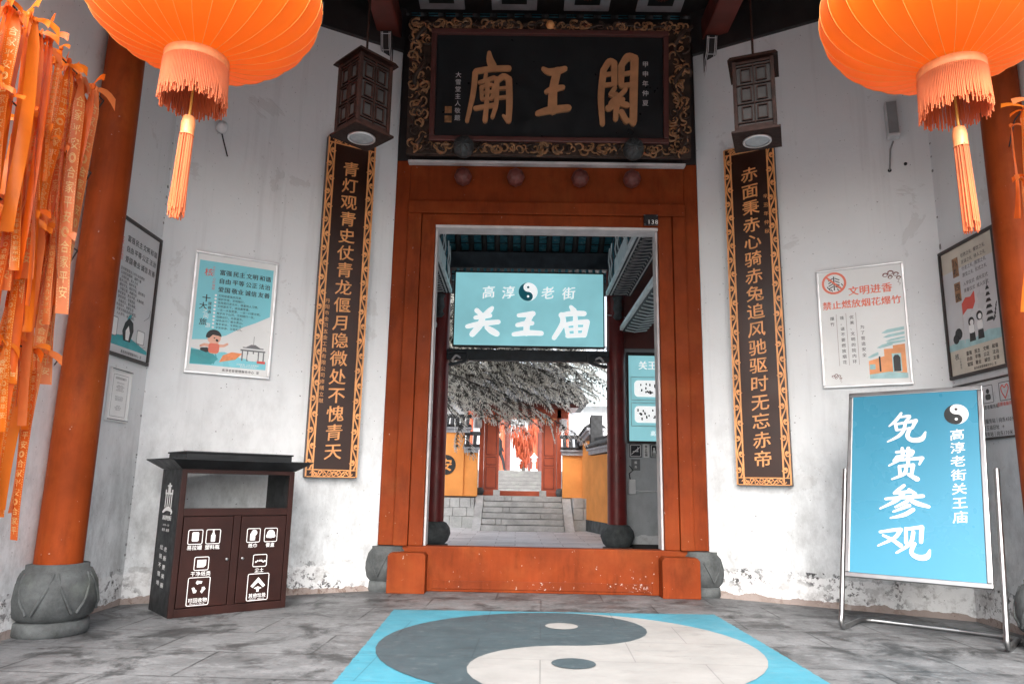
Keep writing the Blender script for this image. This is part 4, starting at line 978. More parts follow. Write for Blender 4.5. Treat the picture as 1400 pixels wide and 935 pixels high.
for x, z, t_ in ((.155, .63, '易拉罐'), (.30, .63, '塑料瓶'), (.645, .63, '纸巾'), (.80, .63, '餐盒')): icon(x, z, .115, .115); put(mb, t_, x, z - .085, .040, y=yb, off=.02)
icon(.225, .415, .115, .105); put(mb, '干净纸类', .225, .335, .040, y=yb, off=.02); icon(.72, .415, .12, .10); put(mb, '尘土', .72, .335, .040, y=yb, off=.02)
icon(.22, .195, .175, .22); icon(.72, .195, .185, .22); put(mb, '可回收物', .22, .125, .038, y=yb, off=.02); put(mb, '其他垃圾', .72, .125, .038, y=yb, off=.02); put(mb, 'Recyclable', .22, .10, .020, y=yb, off=.01); put(mb, 'Other waste', .72, .10, .020, y=yb, off=.01)
def fill(pts, dy=0): mb.prism(pts, yb - .001 - dy, yb)
fill(rrect(.155, .632, .055, .075, .01)); fill(rrect(.30, .618, .036, .06, .008)); fill([(.288, .65), (.312, .65), (.306, .668), (.294, .668)]); fill(rrect(.30, .677, .014, .012, .003))
fill(rrect(.638, .618, .045, .06, .006)); fill(disc(.65, .652, .026, 14), .0004); fill(rrect(.80, .622, .085, .032, .015)); fill(disc(.80, .638, .036, 14) , .0004)
fill([(.19, .385), (.245, .385), (.262, .40), (.262, .445), (.19, .445)])
for x in (.685, .70, .72, .735, .75, .765): fill(disc(x, .41 + .006 * math.sin(x * 300), .008, 8))
for k in range(3):      # chasing arrows
    a0 = R(90 + 120 * k); cx, cz = .22, .225
    P_ = lambda r_, a: (cx + r_ * math.cos(a), cz + r_ * math.sin(a))
    fill([P_(.036, a0 - .62), P_(.055, a0 - .50), P_(.058, a0 + .30), P_(.045, a0 + .62), P_(.026, a0 + .52), P_(.030, a0)])
fill([(.655, .205), (.72, .275), (.785, .205), (.765, .19), (.72, .235), (.675, .19)]); fill([(.685, .185), (.72, .20), (.755, .185), (.73, .175), (.73, .155), (.71, .155), (.71, .175)], .0004)
mb.build('pictograms', M['white'], tb)
mb = MB(); yb = -.0012       # markings on the side panel, drawn in its own plane
put(mb, '高淳老街', 0, .775, .042, y=yb, off=.03, step=.036); put(mb, '金陵第一古街', 0, .715, .018, y=yb); put(mb, '南京 高淳', 0, .675, .026, y=yb, off=.01)
put(mb, '老街更美丽', .035, .555, .052, 'v', .072, y=yb, off=.02, sz=.8); put(mb, '垃圾不落地', -.035, .565, .052, 'v', .072, y=yb, off=.02, sz=.8)
for x in (-.05, -.017, .017, .05): mb.box(x - .006, x + .006, yb - .001, yb, .86, .97)
mb.box(-.062, .062, yb - .001, yb, .9705, .985); mb.box(-.062, -.045, yb - .001, yb, .9855, 1.01); mb.box(.045, .062, yb - .001, yb, .9855, 1.01); mb.box(-.022, .022, yb - .001, yb, .9855, 1.035); mb.box(-.035, .035, yb - .001, yb, 1.0355, 1.048); mb.prism(disc(0, 1.055, .012, 10), yb - .001, yb - .0002)
mb.strip(crom([(-.075, .82, .02), (-.03, .845, .03), (.02, .85, .035), (.07, .83, .02), (.06, .81, .012)]), yb, .0011)
mb.build('side_lettering', M['white'], tb, Matrix.Translation((0, BD / 2 + .02, 0)) @ Matrix.Rotation(R(-90), 4, 'Z') @ Matrix.Diagonal((1.7, 1, 1, 1)))

# ------------------------------------------------------------------ free-admission sign stand
SA = math.atan2(5.462 - 6.188, 3.486 - 2.633)
st = thing('sign_stand', 'tilted blue sign board on a steel tube stand', 'sign stand', (2.633, 6.188, 0), SA)
lean = .31; FWD = 1.12
def lp(x, z, y=0): return (x, lean * z + y, z)
for s_, x_ in ((1, 0.0), (-1, FWD)):
    path = [lp(x_, 1.29), lp(x_, .8), lp(x_, .30), lp(x_, .12)] + [(x_, .012 + .05 * (1 - math.cos(a)) * 1.2 - .03 * math.sin(a * 2) * .3, .12 * (1 - math.sin(a)) * .9 + .02) for a in (R(25), R(50), R(70), R(90))] + [(x_, .30, .02), (x_, .52, .02)] + [(x_ + s_ * .07 * math.sin(R(q)), .52 + .07 * (1 - math.cos(R(q))) if False else .52 + .07 * math.sin(R(q)), .02) for q in (30, 60)] + [(x_ + s_ * .09, .595, .02), (FWD / 2 + s_ * -.02, .60, .02)]
    MB().tube(path, .0205, 12).build('tube_leg', M['steel'], st)
MB().tube([(FWD * .35, .60, .02), (FWD * .65, .60, .02)], .0225, 12).build('coupling_sleeve', M['steel'], st)
pn = bpy.data.objects.new('board', None); COL.objects.link(pn); pn.parent = st
PW, PHt = 1.035, 1.63
pn.location = (.025 + PW / 2, lean * .42 - .028, .415); pn.rotation_euler = (-math.atan(lean), 0, 0)
mb = MB(); fwid = .038
mb.box(-PW / 2, PW / 2, -.012, .022, 0, fwid, bev=.006); mb.box(-PW / 2, PW / 2, -.012, .022, PHt - fwid, PHt, bev=.006)
mb.box(-PW / 2, -PW / 2 + fwid, -.012, .022, fwid + .0005, PHt - fwid - .0005, bev=.006); mb.box(PW / 2 - fwid, PW / 2, -.012, .022, fwid + .0005, PHt - fwid - .0005, bev=.006)
mb.build('board_frame', M['steel'], pn)
MB().box(-PW / 2 + .03, PW / 2 - .03, -.004, .016, .03, PHt - .03).build('blue_sheet', M['signblue'], pn)
mb = MB(); yb = -.0042
for i, (k, sz_, fx) in enumerate((('mian', .265, 1.12), ('fei', .275, 1.05), ('can', .28, 1.3), ('guan_look', .27, 1.42))): brush(mb, k, -.045 - .012 * i, 1.285 - .325 * i, sz_, yb, .0012, sx=fx, fat=1.12)
mb.build('large_lettering', M['white'], pn)
mb = MB(); put(mb, '高淳老街关王庙', .325, 1.265, .110, 'v', .1135, y=yb, off=.012, shear=.10, wob=.012, sz=.9); mb.build('small_lettering', M['white'], pn)
taiji(pn, .325, 1.385, .088, yb, M['ink'], M['white'])

# ------------------------------------------------------------------ red festival lanterns
def big_lantern(label, x, y, z):
    t = thing('palace_lantern', label, 'lantern', (x, y, z), rnd.uniform(0, 1), 'round orange lanterns under the front eave')
    NR = 28; a_, b_ = .605, .41
    prof = []
    for i in range(25):
        th = -math.pi / 2 + math.pi * i / 24
        r_ = a_ * max(0.0, math.cos(th)) ** .86; zz = b_ * math.sin(th)
        if r_ < .147: r_ = .147
        prof.append((r_, zz))
    MB().lathe(prof, NR * 6, mod=lambda a, zz: 1 - .018 * abs(math.sin(a * NR / 2)) ** .6 * (1 if abs(zz) < b_ * .97 else 0)).build('silk_shade', M['silk'], t)
    mb = MB()
    for k in range(NR):
        aa = 2 * math.pi * k / NR
        mb.tube([((r_ + .0015) * math.cos(aa), (r_ + .0015) * math.sin(aa), zz) for r_, zz in prof[1:-1]], .0014, 4)
    mb.build('gold_rib', M['goldthread'], t)
    MB().lathe([(.150, -b_ + .02), (.158, -b_ + .012), (.158, -b_ - .045), (.152, -b_ - .05)], 40).build('collar', M['fringe_band'], t)
    MB().lathe([(.168, b_ - .02), (.176, b_), (.176, b_ + .06), (.12, b_ + .065)], 40).build('top_collar', M['fringe_band'], t)
    mb = MB(); r5 = random.Random(int(x * 100) + 900)
    for ring in range(2):
        for k in range(130):
            aa = 2 * math.pi * (k + .5 * ring) / 130; L_ = .20 + r5.uniform(-.045, .02); rr = .158 - ring * .012; o_ = r5.uniform(-.006, .006)
            mb.tube([(rr * math.cos(aa), rr * math.sin(aa), -b_ - .04), ((rr + .003) * math.cos(aa + o_), (rr + .003) * math.sin(aa + o_), -b_ - .16), ((rr + .004 + o_) * math.cos(aa + 2 * o_), (rr + .004 + o_) * math.sin(aa + 2 * o_), -b_ - .05 - L_)], .0034, 4)
    mb.build('fringe', M['fringe'], t)
    sw = bpy.data.objects.new('tassel', None); COL.objects.link(sw); sw.parent = t; sw.rotation_euler = (r5.uniform(-.03, .03), (-.035 if x > 0 else .012), r5.uniform(0, 1)); sw.location = (0, 0, -b_ - .02)
    MB().tube([(0, 0, 0), (0, 0, -.33)], .006, 6).build('tassel_cord', M['goldthread'], sw)
    MB().lathe([(.010, -.29), (.028, -.30), (.034, -.335), (.032, -.39), (.036, -.40)], 18).build('tassel_head', M['fringe_band'], sw)
    mb = MB()
    for k in range(120):
        aa = r5.uniform(0, 6.28); rr = .032 * math.sqrt(r5.random()); L_ = r5.uniform(.36, .43)
        mb.tube([(rr * math.cos(aa), rr * math.sin(aa), -.39), (rr * 1.1 * math.cos(aa), rr * 1.1 * math.sin(aa), -.60), (rr * 1.2 * math.cos(aa) + r5.uniform(-.006, .006), rr * 1.2 * math.sin(aa), -.42 - L_)], .0032, 4)
    mb.build('tassel_threads', M['fringe'], sw)
    MB().tube([(0, 0, b_ + .06), (0, 0, 6.86 - z)], .008, 6).build('hanging_cord', M['cord'], t)
    mb = MB()      # small printed seal on the shade's flank
    for ang in ((R(-20), R(160)) if x < 0 else (R(200), R(20))):
        for k in range(3):
            aa = ang + k * .05
            mb.tube([((a_ + .002) * math.cos(aa + .02 * math.cos(R(q))), (a_ + .002) * math.sin(aa + .02 * math.cos(R(q))), .02 - .06 * (k - 1) + .028 * math.sin(R(q))) for q in range(0, 361, 45)], .0022, 4)
    mb.build('printed_seal', M['ink'], t)
    return t
big_lantern('round orange silk lantern with a tassel above the prayer ribbons', -1.69, 3.4, 3.64)
big_lantern('round orange silk lantern with a tassel above the blue sign stand', 2.200, 3.4, 3.64)

# ------------------------------------------------------------------ square wooden lanterns
def wood_lantern(label, x, y, z, ang):
    t = thing('wooden_lantern', label, 'lantern', (x, y, z), ang)
    s_ = .128
    mb = MB(); mb.box(-s_ - .035, s_ + .035, -s_ - .035, s_ + .035, 0, .018, bev=.004); mb.box(-s_ - .014, s_ + .014, -s_ - .014, s_ + .014, .0185, .038, bev=.003); mb.build('base', M['lanternwood'], t)
    mb = MB(); o_ = s_ + .042; mb.add([(-o_, -o_, .56), (o_, -o_, .56), (o_, o_, .56), (-o_, o_, .56), (-o_ * .9, -o_ * .9, .59), (o_ * .9, -o_ * .9, .59), (o_ * .9, o_ * .9, .59), (-o_ * .9, o_ * .9, .59), (0, 0, .66)],
        [(3, 2, 1, 0), (0, 1, 5, 4), (1, 2, 6, 5), (2, 3, 7, 6), (3, 0, 4, 7), (4, 5, 8), (5, 6, 8), (6, 7, 8), (7, 4, 8)]); mb.build('roof', M['lanternwood'], t)
    for sx in (-1, 1):
        for sy in (-1, 1): MB().box(sx * s_ - .013, sx * s_ + .013, sy * s_ - .013, sy * s_ + .013, .0385, .5595, bev=.003).build('corner_post', M['lanternwood'], t)
    for k in range(4):
        Tm = Matrix.Rotation(R(90 * k), 4, 'Z')
        pn = MB().box(-s_ + .0135, s_ - .0135, -s_ + .006, -s_ + .010, .0385, .5595, T=Tm).build('pane', M['frost'], t)
        mb = MB(); d0, d1 = -s_ - .006, -s_ + .0055
        mb.box(-s_ + .0135, s_ - .0135, d0, d1, .039, .062, T=Tm); mb.box(-s_ + .0135, s_ - .0135, d0, d1, .535, .559, T=Tm)
        bars = []
        for cx in (-.052, .052):
            for cz in (.155, .30, .445): bars += [(cx, cz)]
        for cx, cz in bars:
            for a0, a1, b0, b1 in ((-.036, .036, .045, .053), (-.036, .036, -.053, -.045), (-.036, -.028, -.0445, .0445), (.028, .036, -.0445, .0445)):
                mb.box(cx + a0, cx + a1, d0, d1, cz + b0, cz + b1, T=Tm)
        mb.box(-.004, .004, d0 + .001, d1, .0625, .5345, T=Tm)
        for cz in (.085, .228, .372, .515): mb.box(-s_ + .014, s_ - .014, d0 + .0005, d1, cz - .004, cz + .004, T=Tm)
        mb.build('lattice', M['lanternwood'], pn)
    mb = MB(); mb.lathe([(.0, -.004), (.078, -.008), (.088, -.002), (.088, .004)], 28); mb.build('lamp_lens', M['lens'], t)
    MB().lathe([(.086, -.012), (.098, -.012), (.098, .002), (.086, .002), (.086, -.012)], 28, cap=False).build('lens_ring', M['alu'], t)
    MB().tube([(0, 0, .655), (0, 0, 6.74 - z)], .0085, 8).build('hanging_rod', M['lanternwood'], t)
wood_lantern('square wooden lattice lantern hanging corner forward above the 青灯 couplet board', -1.145, 4.8, 3.515, R(47))
wood_lantern('square wooden lattice lantern hanging face forward above the 赤面 couplet board', 1.675, 4.8, 3.535, R(-21))

# ------------------------------------------------------------------ speaker and small lamp on the walls
sp_ = thing('wall_speaker', 'grey column speaker on an arm high on the plaster wall', 'speaker', onR(2.02, 4.60, .04), R(-30))
o = MB().box(-.058, .058, -.11, 0, 0, .40, bev=.012).build('case', M['speaker'], sp_)
o.rotation_euler = (R(-6), 0, R(10))
mb = MB(); mb.box(-.046, .046, -.116, -.1105, .02, .38, bev=.002); q = mb.build('speaker_grille', M['grille'], sp_); q.rotation_euler = (R(-6), 0, R(10))
MB().tube([(.0, .0, -.01), (-.03, -.02, -.10), (-.045, .0, -.24), (-.055, .035, -.30)], .009, 6).build('cable', M['grille'], sp_)
mb = MB(); Tm = Matrix.Rotation(R(90), 4, 'X'); mb.lathe([(.018, 0), (.018, .01), (0, .011)], 10, T=Matrix.Translation((-.055, .04, -.30)) @ Tm); mb.lathe([(.016, 0), (.016, .01), (0, .011)], 10, T=Matrix.Translation((.09, .04, -.26)) @ Tm); mb.build('cable_hole', M['ink'], sp_)
cm = thing('wall_camera', 'small white device with a dangling lead behind the lantern tassel', 'camera', onL(1.93, 4.63, .05), R(30))
mb = MB(); mb.lathe([(.0, 0), (.05, .0), (.055, .03), (.05, .09), (.0, .10)], 20, T=Matrix.Rotation(R(75), 4, 'X')); mb.build('camera_body', M['pvc'], cm)
MB().box(-.03, .03, -.02, .05, .04, .10, bev=.005).build('camera_mount', M['pvc'], cm)
MB().tube([(.0, .0, .0), (.03, .0, -.10), (.09, .03, -.26)], .007, 6).build('camera_lead', M['cord'], cm)

# ------------------------------------------------------------------ prayer ribbons
def rope_pt(y, z): return Vector((-3.22 + .1553 * (5.36 - y), y, z))
LEV = ((3.93, .10), (3.33, .03), (2.72, .0), (1.93, .0))       # height at the column, drop towards the street
for i, (z_, dz) in enumerate(LEV):
    pts = []
    for k in range(25):
        y_ = 5.36 - k * (5.36 - 2.6) / 24; pts.append(rope_pt(y_, z_ - dz * (5.36 - y_) / 1.3 - .03 * math.sin(math.pi * k / 24)) + Vector((-.02 * i, 0, 0)))
    pts = [Vector((-3.52, 5.42, z_))] + [q for q in pts if q.y < 5.02] + [Vector((-3.49, 2.45, z_ - dz * 2 + .1))]
    tag(MB().tube(pts, .0055, 6).build('ribbon_rope', M['cord']), ('dark cord strung highest above the others for ribbons', 'dark cord strung second from the top for ribbons', 'dark cord strung second from the bottom for ribbons', 'dark cord strung lowest among the ribbons')[i], 'rope')
def ribbon_mesh(k, printed):
    r6 = random.Random(40 + k); mb = MB(); wd = r6.choice((.046, .054, .064, .080)); n = 26; L_ = 1.0
    ph, am, tw = r6.uniform(0, 6), r6.uniform(.006, .032), r6.uniform(-1.2, 1.2)
    def fr(t):
        a_ = tw * (t - .15) + .25 * math.sin(3.2 * t + ph)
        x_ = am * math.sin(4.2 * t + ph) * t; y_ = am * .9 * math.cos(5 * t + ph) * t
        return Vector((x_, y_, -L_ * t)), Vector((math.cos(a_), math.sin(a_), 0))
    vs = []; 
    for i in range(n + 1):
        t = i / n; c, d = fr(t); ww = wd * (0.35 + .65 * min(1, t * 9)); nn = Vector((-d.y, d.x, 0))
        cup = .010 * math.sin(6 * t + ph)
        vs += [c - d * ww / 2, c + nn * cup, c + d * ww / 2]
    fs = []
    for i in range(n): o_ = i * 3; fs += [(o_, o_ + 1, o_ + 4, o_ + 3), (o_ + 1, o_ + 2, o_ + 5, o_ + 4)]
    mb.add(vs, fs, 0, True)
    # knot and two short tails
    mb.lathe([(0, -.016), (.013, -.010), (.016, 0), (.012, .012), (0, .016)], 8)
    for q in range(r6.choice((1, 2, 2))):
        a_ = r6.uniform(-.6, .9) + q * 2.6; L2 = r6.uniform(.05, .14); up_ = r6.uniform(-.05, .06)
        dd = Vector((math.cos(a_), math.sin(a_) * .5, 0)); s2 = Vector((0, .25, 1)).normalized()
        v = []
        for i in range(5):
            t = i / 4; c = dd * L2 * t + Vector((0, -.012, up_ * t + .02 * math.sin(3 * t))); ww = wd * (.25 + .6 * t); v += [c - s2 * ww / 2, c + s2 * ww / 2]
        mb.add(v, [(2 * i, 2 * i + 1, 2 * i + 3, 2 * i + 2) for i in range(4)], 0, True)
    if printed:
        def lay(pts2, fcs):     # strip coordinates (across, down) onto the ribbon, both faces
            for sgn in (-1, 1):
                vv = []
                for a_, b_ in pts2:
                    c, d = fr(b_ / L_); nn = Vector((-d.y, d.x, 0)); cup = .010 * math.sin(6 * b_ + ph) * (1 - min(1, abs(a_) / (wd / 2)))
                    vv.append(c + d * a_ * (1 if sgn < 0 else 1) + nn * (cup + sgn * .0022))
                mb.add(vv, fcs if sgn > 0 else [f[::-1] for f in fcs], 1)
        z_ = .10
        while z_ < .95:
            for ch in '合家平安\u25ce':
                if z_ > .95: break
                vs2, fs2, _ = glyph(ch); sz = wd * .68
                lay([((a_ - .5) * sz, z_ - (b_ - .38) * sz) for a_, b_ in vs2], fs2); z_ += wd * .78
        P_, F_ = [], []
        for k2 in range(70):
            b_ = .09 + k2 * .0128
            for s3 in (-1, 1):
                a_ = s3 * wd * .42; o_ = len(P_); P_ += [(a_ - .0013, b_), (a_ + .0013, b_), (a_ + .0013, b_ + .006), (a_ - .0013, b_ + .006)]; F_.append((o_, o_ + 1, o_ + 2, o_ + 3))
        lay(P_, F_)
    return mb
protos = []
for k in range(18):
    o = ribbon_mesh(k, k % 3 != 2).build('prayer_ribbon', [(M['ribbon_pale'], M['ribbon'], M['ribbon_deep'], M['ribbon'], M['ribbon'])[k % 5], M['goldprint']])
    protos.append(o)
used = set()
r7 = random.Random(21)
def hang(x, y, z, L_, label, group, rz=None):
    k = r7.randrange(18); o = protos[k]
    if k in used: o = protos[k].copy(); COL.objects.link(o)
    used.add(k)
    o.location = (x, y, z); o.scale = (r7.uniform(.85, 1.2), 1, L_); o.rotation_euler = (r7.uniform(-.07, .07), r7.uniform(-.05, .05), r7.uniform(-1.0, 1.1) if rz is None else rz)
    return tag(o, label, 'ribbon', group)
TIER = ('long orange prayer ribbon tied to the highest cord beside the red column', 'orange prayer ribbon tied to the second cord from the top', 'orange prayer ribbon tied to the second cord from the bottom', 'orange prayer ribbon tied to the lowest cord near the floor')
for i, (z_, dz) in enumerate(LEV):
    y_ = (4.86, 4.78, 4.76, 4.70)[i]
    while y_ > 3.40:
        zz = z_ - dz * (5.36 - y_) / 1.3 - .02
        pt = rope_pt(y_, zz) + Vector((r7.uniform(-.11, .04) - .02 * i, 0, r7.uniform(-.05, .03)))
        L_ = (r7.uniform(.9, 1.75), r7.uniform(.7, 1.3), r7.uniform(.75, 1.35), r7.uniform(.98, 1.22))[i]
        if i == 0 and y_ > 4.55: L_ = r7.uniform(1.3, 1.85)
        if not (i == 3 and (4.44 < y_ < 4.52 or r7.random() < .12)):
            hang(*pt, L_, TIER[i], ('ribbons on the highest cord', 'ribbons on the second cord', 'ribbons on the third cord', 'ribbons on the lowest cord')[i])
        y_ -= (r7.uniform(.020, .038), r7.uniform(.022, .042), r7.uniform(.024, .042), r7.uniform(.026, .048))[i]
tag(MB().tube([(3.86, 5.36, 3.80), (3.56, 4.86, 3.75), (3.1, 3.4, 3.72), (4.06, 2.6, 3.85)], .0055, 6).build('ribbon_rope', M['cord']), 'dark cord tied to the column above the etiquette poster', 'rope')
for k in range(22):
    y_ = 4.90 - k * .065 + r7.uniform(-.02, .02); x_ = 3.57 - (4.90 - y_) * .315
    hang(x_, y_, 3.74 - .01 * k / 10 - (r7.choice((0, 0, .45)) if k < 6 else r7.choice((0, .5))), r7.uniform(.55, 1.0), 'orange prayer ribbon hanging in front of the column by the sign stand', 'ribbons by the sign stand')

# ================================================================== GATEHOUSE BACK HALL
gh = thing('gatehouse_hall', 'dim timber hall behind the gate with blue rafters and painted beams', 'building', (0, 0, 0))
IX0, IX1, IY = -1.42, 1.77, 13.0
for x0, x1, s_ in ((-2.9, IX0 - .02, -1), (IX1 + .02, 3.5, 1)):
    MB().box(x0, x1, 13.25, 13.45, 0.0, 3.62).build('end_wall', M['grey_plaster'], gh)
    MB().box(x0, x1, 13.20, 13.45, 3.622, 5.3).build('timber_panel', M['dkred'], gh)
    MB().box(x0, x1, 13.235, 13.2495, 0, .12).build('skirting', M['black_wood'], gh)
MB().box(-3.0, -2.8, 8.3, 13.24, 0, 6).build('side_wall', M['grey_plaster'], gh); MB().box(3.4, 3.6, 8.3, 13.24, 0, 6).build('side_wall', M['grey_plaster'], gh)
MB().box(-1.7, 2.05, 12.88, 13.10, 5.02, 5.34, bev=.02).build('cross_beam', M['darkbeam'], gh)
MB().box(-1.3, 1.65, 12.90, 13.04, 3.30, 3.50, bev=.01).build('sign_rail', M['darkbeam'], gh)
mb = MB()
for k in range(22): mb.box(-1.16 + k * .125, -1.11 + k * .125, 12.868, 12.8795, 4.95, 5.01)
mb.build('painted_dentil', M['teal_tile'], gh)
SL = .54
def roofz(y): return 5.36 + (13 - y) * SL
for k in range(17):
    x_ = -1.62 + k * .24
    mb = MB(); mb.tube([(x_, 8.3, roofz(8.3) - .02), (x_, 13.75, roofz(13.75) - .02)], .052, 8); mb.build('rafter', M['black_wood'], gh)
mb = MB()
for k in range(16):
    x_ = -1.62 + k * .24 + .12
    for j in range(30):
        y0 = 8.35 + j * .18; mb.add([(x_ - .07, y0, roofz(y0) + .04), (x_ + .07, y0, roofz(y0) + .04), (x_ + .07, y0 + .175, roofz(y0 + .175) + .055), (x_ - .07, y0 + .175, roofz(y0 + .175) + .055)], [(3, 2, 1, 0)], 0)
mb.build('tile_soffit', M['teal_tile'], gh)
mb = MB(); mb.add([(-3.0, 8.3, roofz(8.3) + .07), (3.6, 8.3, roofz(8.3) + .07), (3.6, 13.8, roofz(13.8) + .07), (-3.0, 13.8, roofz(13.8) + .07)] + [(-3.0, 8.3, roofz(8.3) + .2), (3.6, 8.3, roofz(8.3) + .2), (3.6, 13.8, roofz(13.8) + .2), (-3.0, 13.8, roofz(13.8) + .2)], [(3, 2, 1, 0), (4, 5, 6, 7), (0, 1, 5, 4), (1, 2, 6, 5), (2, 3, 7, 6), (3, 0, 4, 7)]); mb.build('roof_deck', M['black_wood'], gh)
for xc, s_ in ((IX0, -1), (IX1, 1)):
    bx0, bx1 = sorted((xc - s_ * .15, xc + s_ * .28))
    b_ = MB().box(bx0, bx1, 8.4, 12.86, 4.52, 5.34, bev=.02).build('painted_beam', M['darkbeam'], gh)
    inner = bx0 if s_ > 0 else bx1
    lo_, hi_ = sorted((inner - s_ * .002, inner - s_ * .05)); MB().box(lo_, hi_, 8.4, 12.75, 4.50, 4.57, bev=.006).build('beam_moulding', M['skypaint'], b_)
    lo_, hi_ = sorted((inner - s_ * .002, inner - s_ * .02)); MB().box(lo_, hi_, 10.4, 11.8, 4.62, 4.86).build('beam_panel', M['skypaint'], b_)
    mb = MB(); xi = inner - s_ * .006
    for k in range(15):
        y0 = 8.5 + k * .285; zt = 5.30 if y0 > 11.9 or y0 < 10.3 else 4.60
        if 10.3 <= y0 <= 11.9: mb.tube([(xi, y0, 4.90), (xi, y0 + .14, 5.05), (xi, y0 - .02, 5.16), (xi, y0 + .12, 5.32)], .014, 4, k % 3 == 0)
        else: mb.tube([(xi, y0, 4.60), (xi, y0 + .16, 4.78), (xi, y0 - .02, 4.92), (xi, y0 + .14, 5.10), (xi, y0 + .0, 5.30)], .014, 4, k % 3 == 0)
    mb.build('zigzag_carving', [M['skypaint'], M['teal_tile']], b_)
    mb = MB(); zz = 4.512
    for k in range(26):
        y0 = 8.7 + k * .157; xm = (bx0 + bx1) / 2
        mb.tube([(xm - .14, y0, zz), (xm - .02, y0 + .05, zz), (xm - .12, y0 + .11, zz), (xm + .10, y0 + .03, zz), (xm + .13, y0 + .12, zz)], .012, 4)
    for dx in (-.17, .17): mb.tube([(xm + dx, 8.6, zz), (xm + dx, 12.75, zz)], .014, 5)
    mb.build('lattice_carving', M['palestrip'], b_)
    lo_, hi_ = sorted((xc + s_ * .12, xc + s_ * .54)); b2 = MB().box(lo_, hi_, 8.6, 12.9, 3.86, 4.0, bev=.01).build('lower_beam', M['darkbeam'], gh)
    lo2, hi2 = sorted((xc + s_ * .06, xc + s_ * .115)); MB().box(lo2, hi2, 8.6, 12.9, 3.88, 3.95).build('beam_edge', M['skypaint'], b2)
    mb = MB()
    for k in range(20): y0 = 8.7 + k * .21; mb.tube([(lo_ + .02, y0, 3.85), (lo_ + .20, y0 + .10, 3.84), (hi_ - .02, y0 - .02, 3.85)], .013, 4)
    mb.build('beam_slat', M['skypaint'], b2)
    mb = MB(); mb.lathe([(.05, 0), (.09, .05), (.06, .12), (.09, .2), (.07, .34), (.10, .42)], 10, (xc + s_ * .02, 12.80, 4.06)); mb.build('corbel', M['stone'], gh)
    # curled corbel under the sign
    mb = MB(); sgn = -s_
    mb.strip(crom([(xc + sgn * .18, 3.42, .05), (xc + sgn * .48, 3.44, .05), (xc + sgn * .50, 3.30, .05), (xc + sgn * .36, 3.24, .05), (xc + sgn * .20, 3.20, .06)]), 12.90, .08)
    mb.strip(crom([(xc + sgn * .24, 3.30, .03), (xc + sgn * .30, 3.37, .03), (xc + sgn * .37, 3.34, .03)]), 12.90, .06, 1)
    mb.build('curled_corbel', [M['darkbeam'], M['palestrip']], gh)
MB().tube([(1.6, 12.84, 4.16), (2.2, 13.1, 4.14), (3.3, 13.15, 4.13)], .012, 6).build('cable', M['palestrip'], gh)
for x_, lab in ((IX0, 'dark maroon column of the hall on a stone drum beside the yellow wall medallion'), (IX1, 'dark maroon column of the hall on a stone drum beside the lit notice')):
    t = thing('maroon_column', lab, 'column', (x_, IY, 0))
    MB().lathe([(.168, .46), (.165, 2.5), (.155, 5.3)], 28).build('shaft', M['maroon'], t)
    mb = MB(); mb.lathe([(.25, 0), (.26, .02), (.255, .08), (.22, .085)], 28); mb.lathe([(.19, .085), (.25, .14), (.295, .26), (.28, .36), (.22, .44), (.17, .462)], 32, mod=lambda a, z: 1 - .03 * abs(math.sin(4 * a)) ** 4); mb.build('stone_base', M['stone'], t)

# lit sign hung in the hall
sg = thing('hanging_sign', 'backlit cyan sign reading 关王庙 hung across the hall', 'sign', (.182, 12.80, 3.525))
MB().box(-1.37, 1.37, 0.0, .07, 0, 1.41, bev=.008).build('sign_case', M['darkframe'], sg)
MB().box(-1.345, 1.345, -.006, -.0005, .03, 1.38).build('lit_panel', M['litcyan'], sg)
mb = MB()
brush(mb, 'guan', -.83, .46, .52, -.0062, .003, sx=1.12, fat=1.25); brush(mb, 'king', -.02, .43, .44, -.0062, .003, sx=1.18, fat=1.25); brush(mb, 'miao', .76, .46, .60, -.0062, .003, sx=1.1, fat=1.15)
for ch, x_ in (('高', -.74), ('淳', -.38), ('老', .34), ('街', .72)): put(mb, ch, x_, 1.015, .245, y=-.0065, off=.022, shear=.08, wob=.015)
mb.build('lettering', M['litwhite'], sg)
taiji(sg, -.02, 1.03, .172, -.0062, M['litteal'], M['litwhite'])

# lit notice board and small plates on the end wall
nb = thing('notice_board', 'backlit pale cyan notice with two pictures on the hall wall', 'notice board', (2.52, 13.235, 1.92))
MB().box(-.52, .52, -.05, .0, -.04, 1.62, bev=.006).build('board_case', M['darkframe'], nb)
MB().box(-.49, .49, -.056, -.0505, .0, 1.56).build('lit_panel', M['litcyan'], nb)
mb = MB(); put(mb, '关王庙简介', .12, 1.38, .17, y=-.0565, off=.03); put(mb, '高淳 老街', .12, .14, .10, y=-.0565, off=.02)
for zc in (.95, .48): mb.prism(rrect(-.16, zc, .46, .30, .07), -.0590, -.0566); 
mb.build('lettering', M['litwhite'], nb)
mb = MB()
for zc in (.95, .48):
    for k in range(16): x_ = -.33 + r7.random() * .34; z2 = zc + r7.uniform(-.11, .08); mb.box(x_ - .012, x_ + .012, -.0605 - .0002 * k, -.0592, z2 - .012, z2 + r7.uniform(.01, .04))
mb.build('picture', M['ink'], nb)
mb = MB()
for zc in (.95, .48):
    rframe(mb, -.02, zc, .86, .42, .012, -.0566, .001)
    for k in range(6): put(mb, '始建于清代道光年间', .14, zc + .14 - k * .055, .034, y=-.0566, align='l')
mb.build('fine_lettering', M['paleteal'], nb)
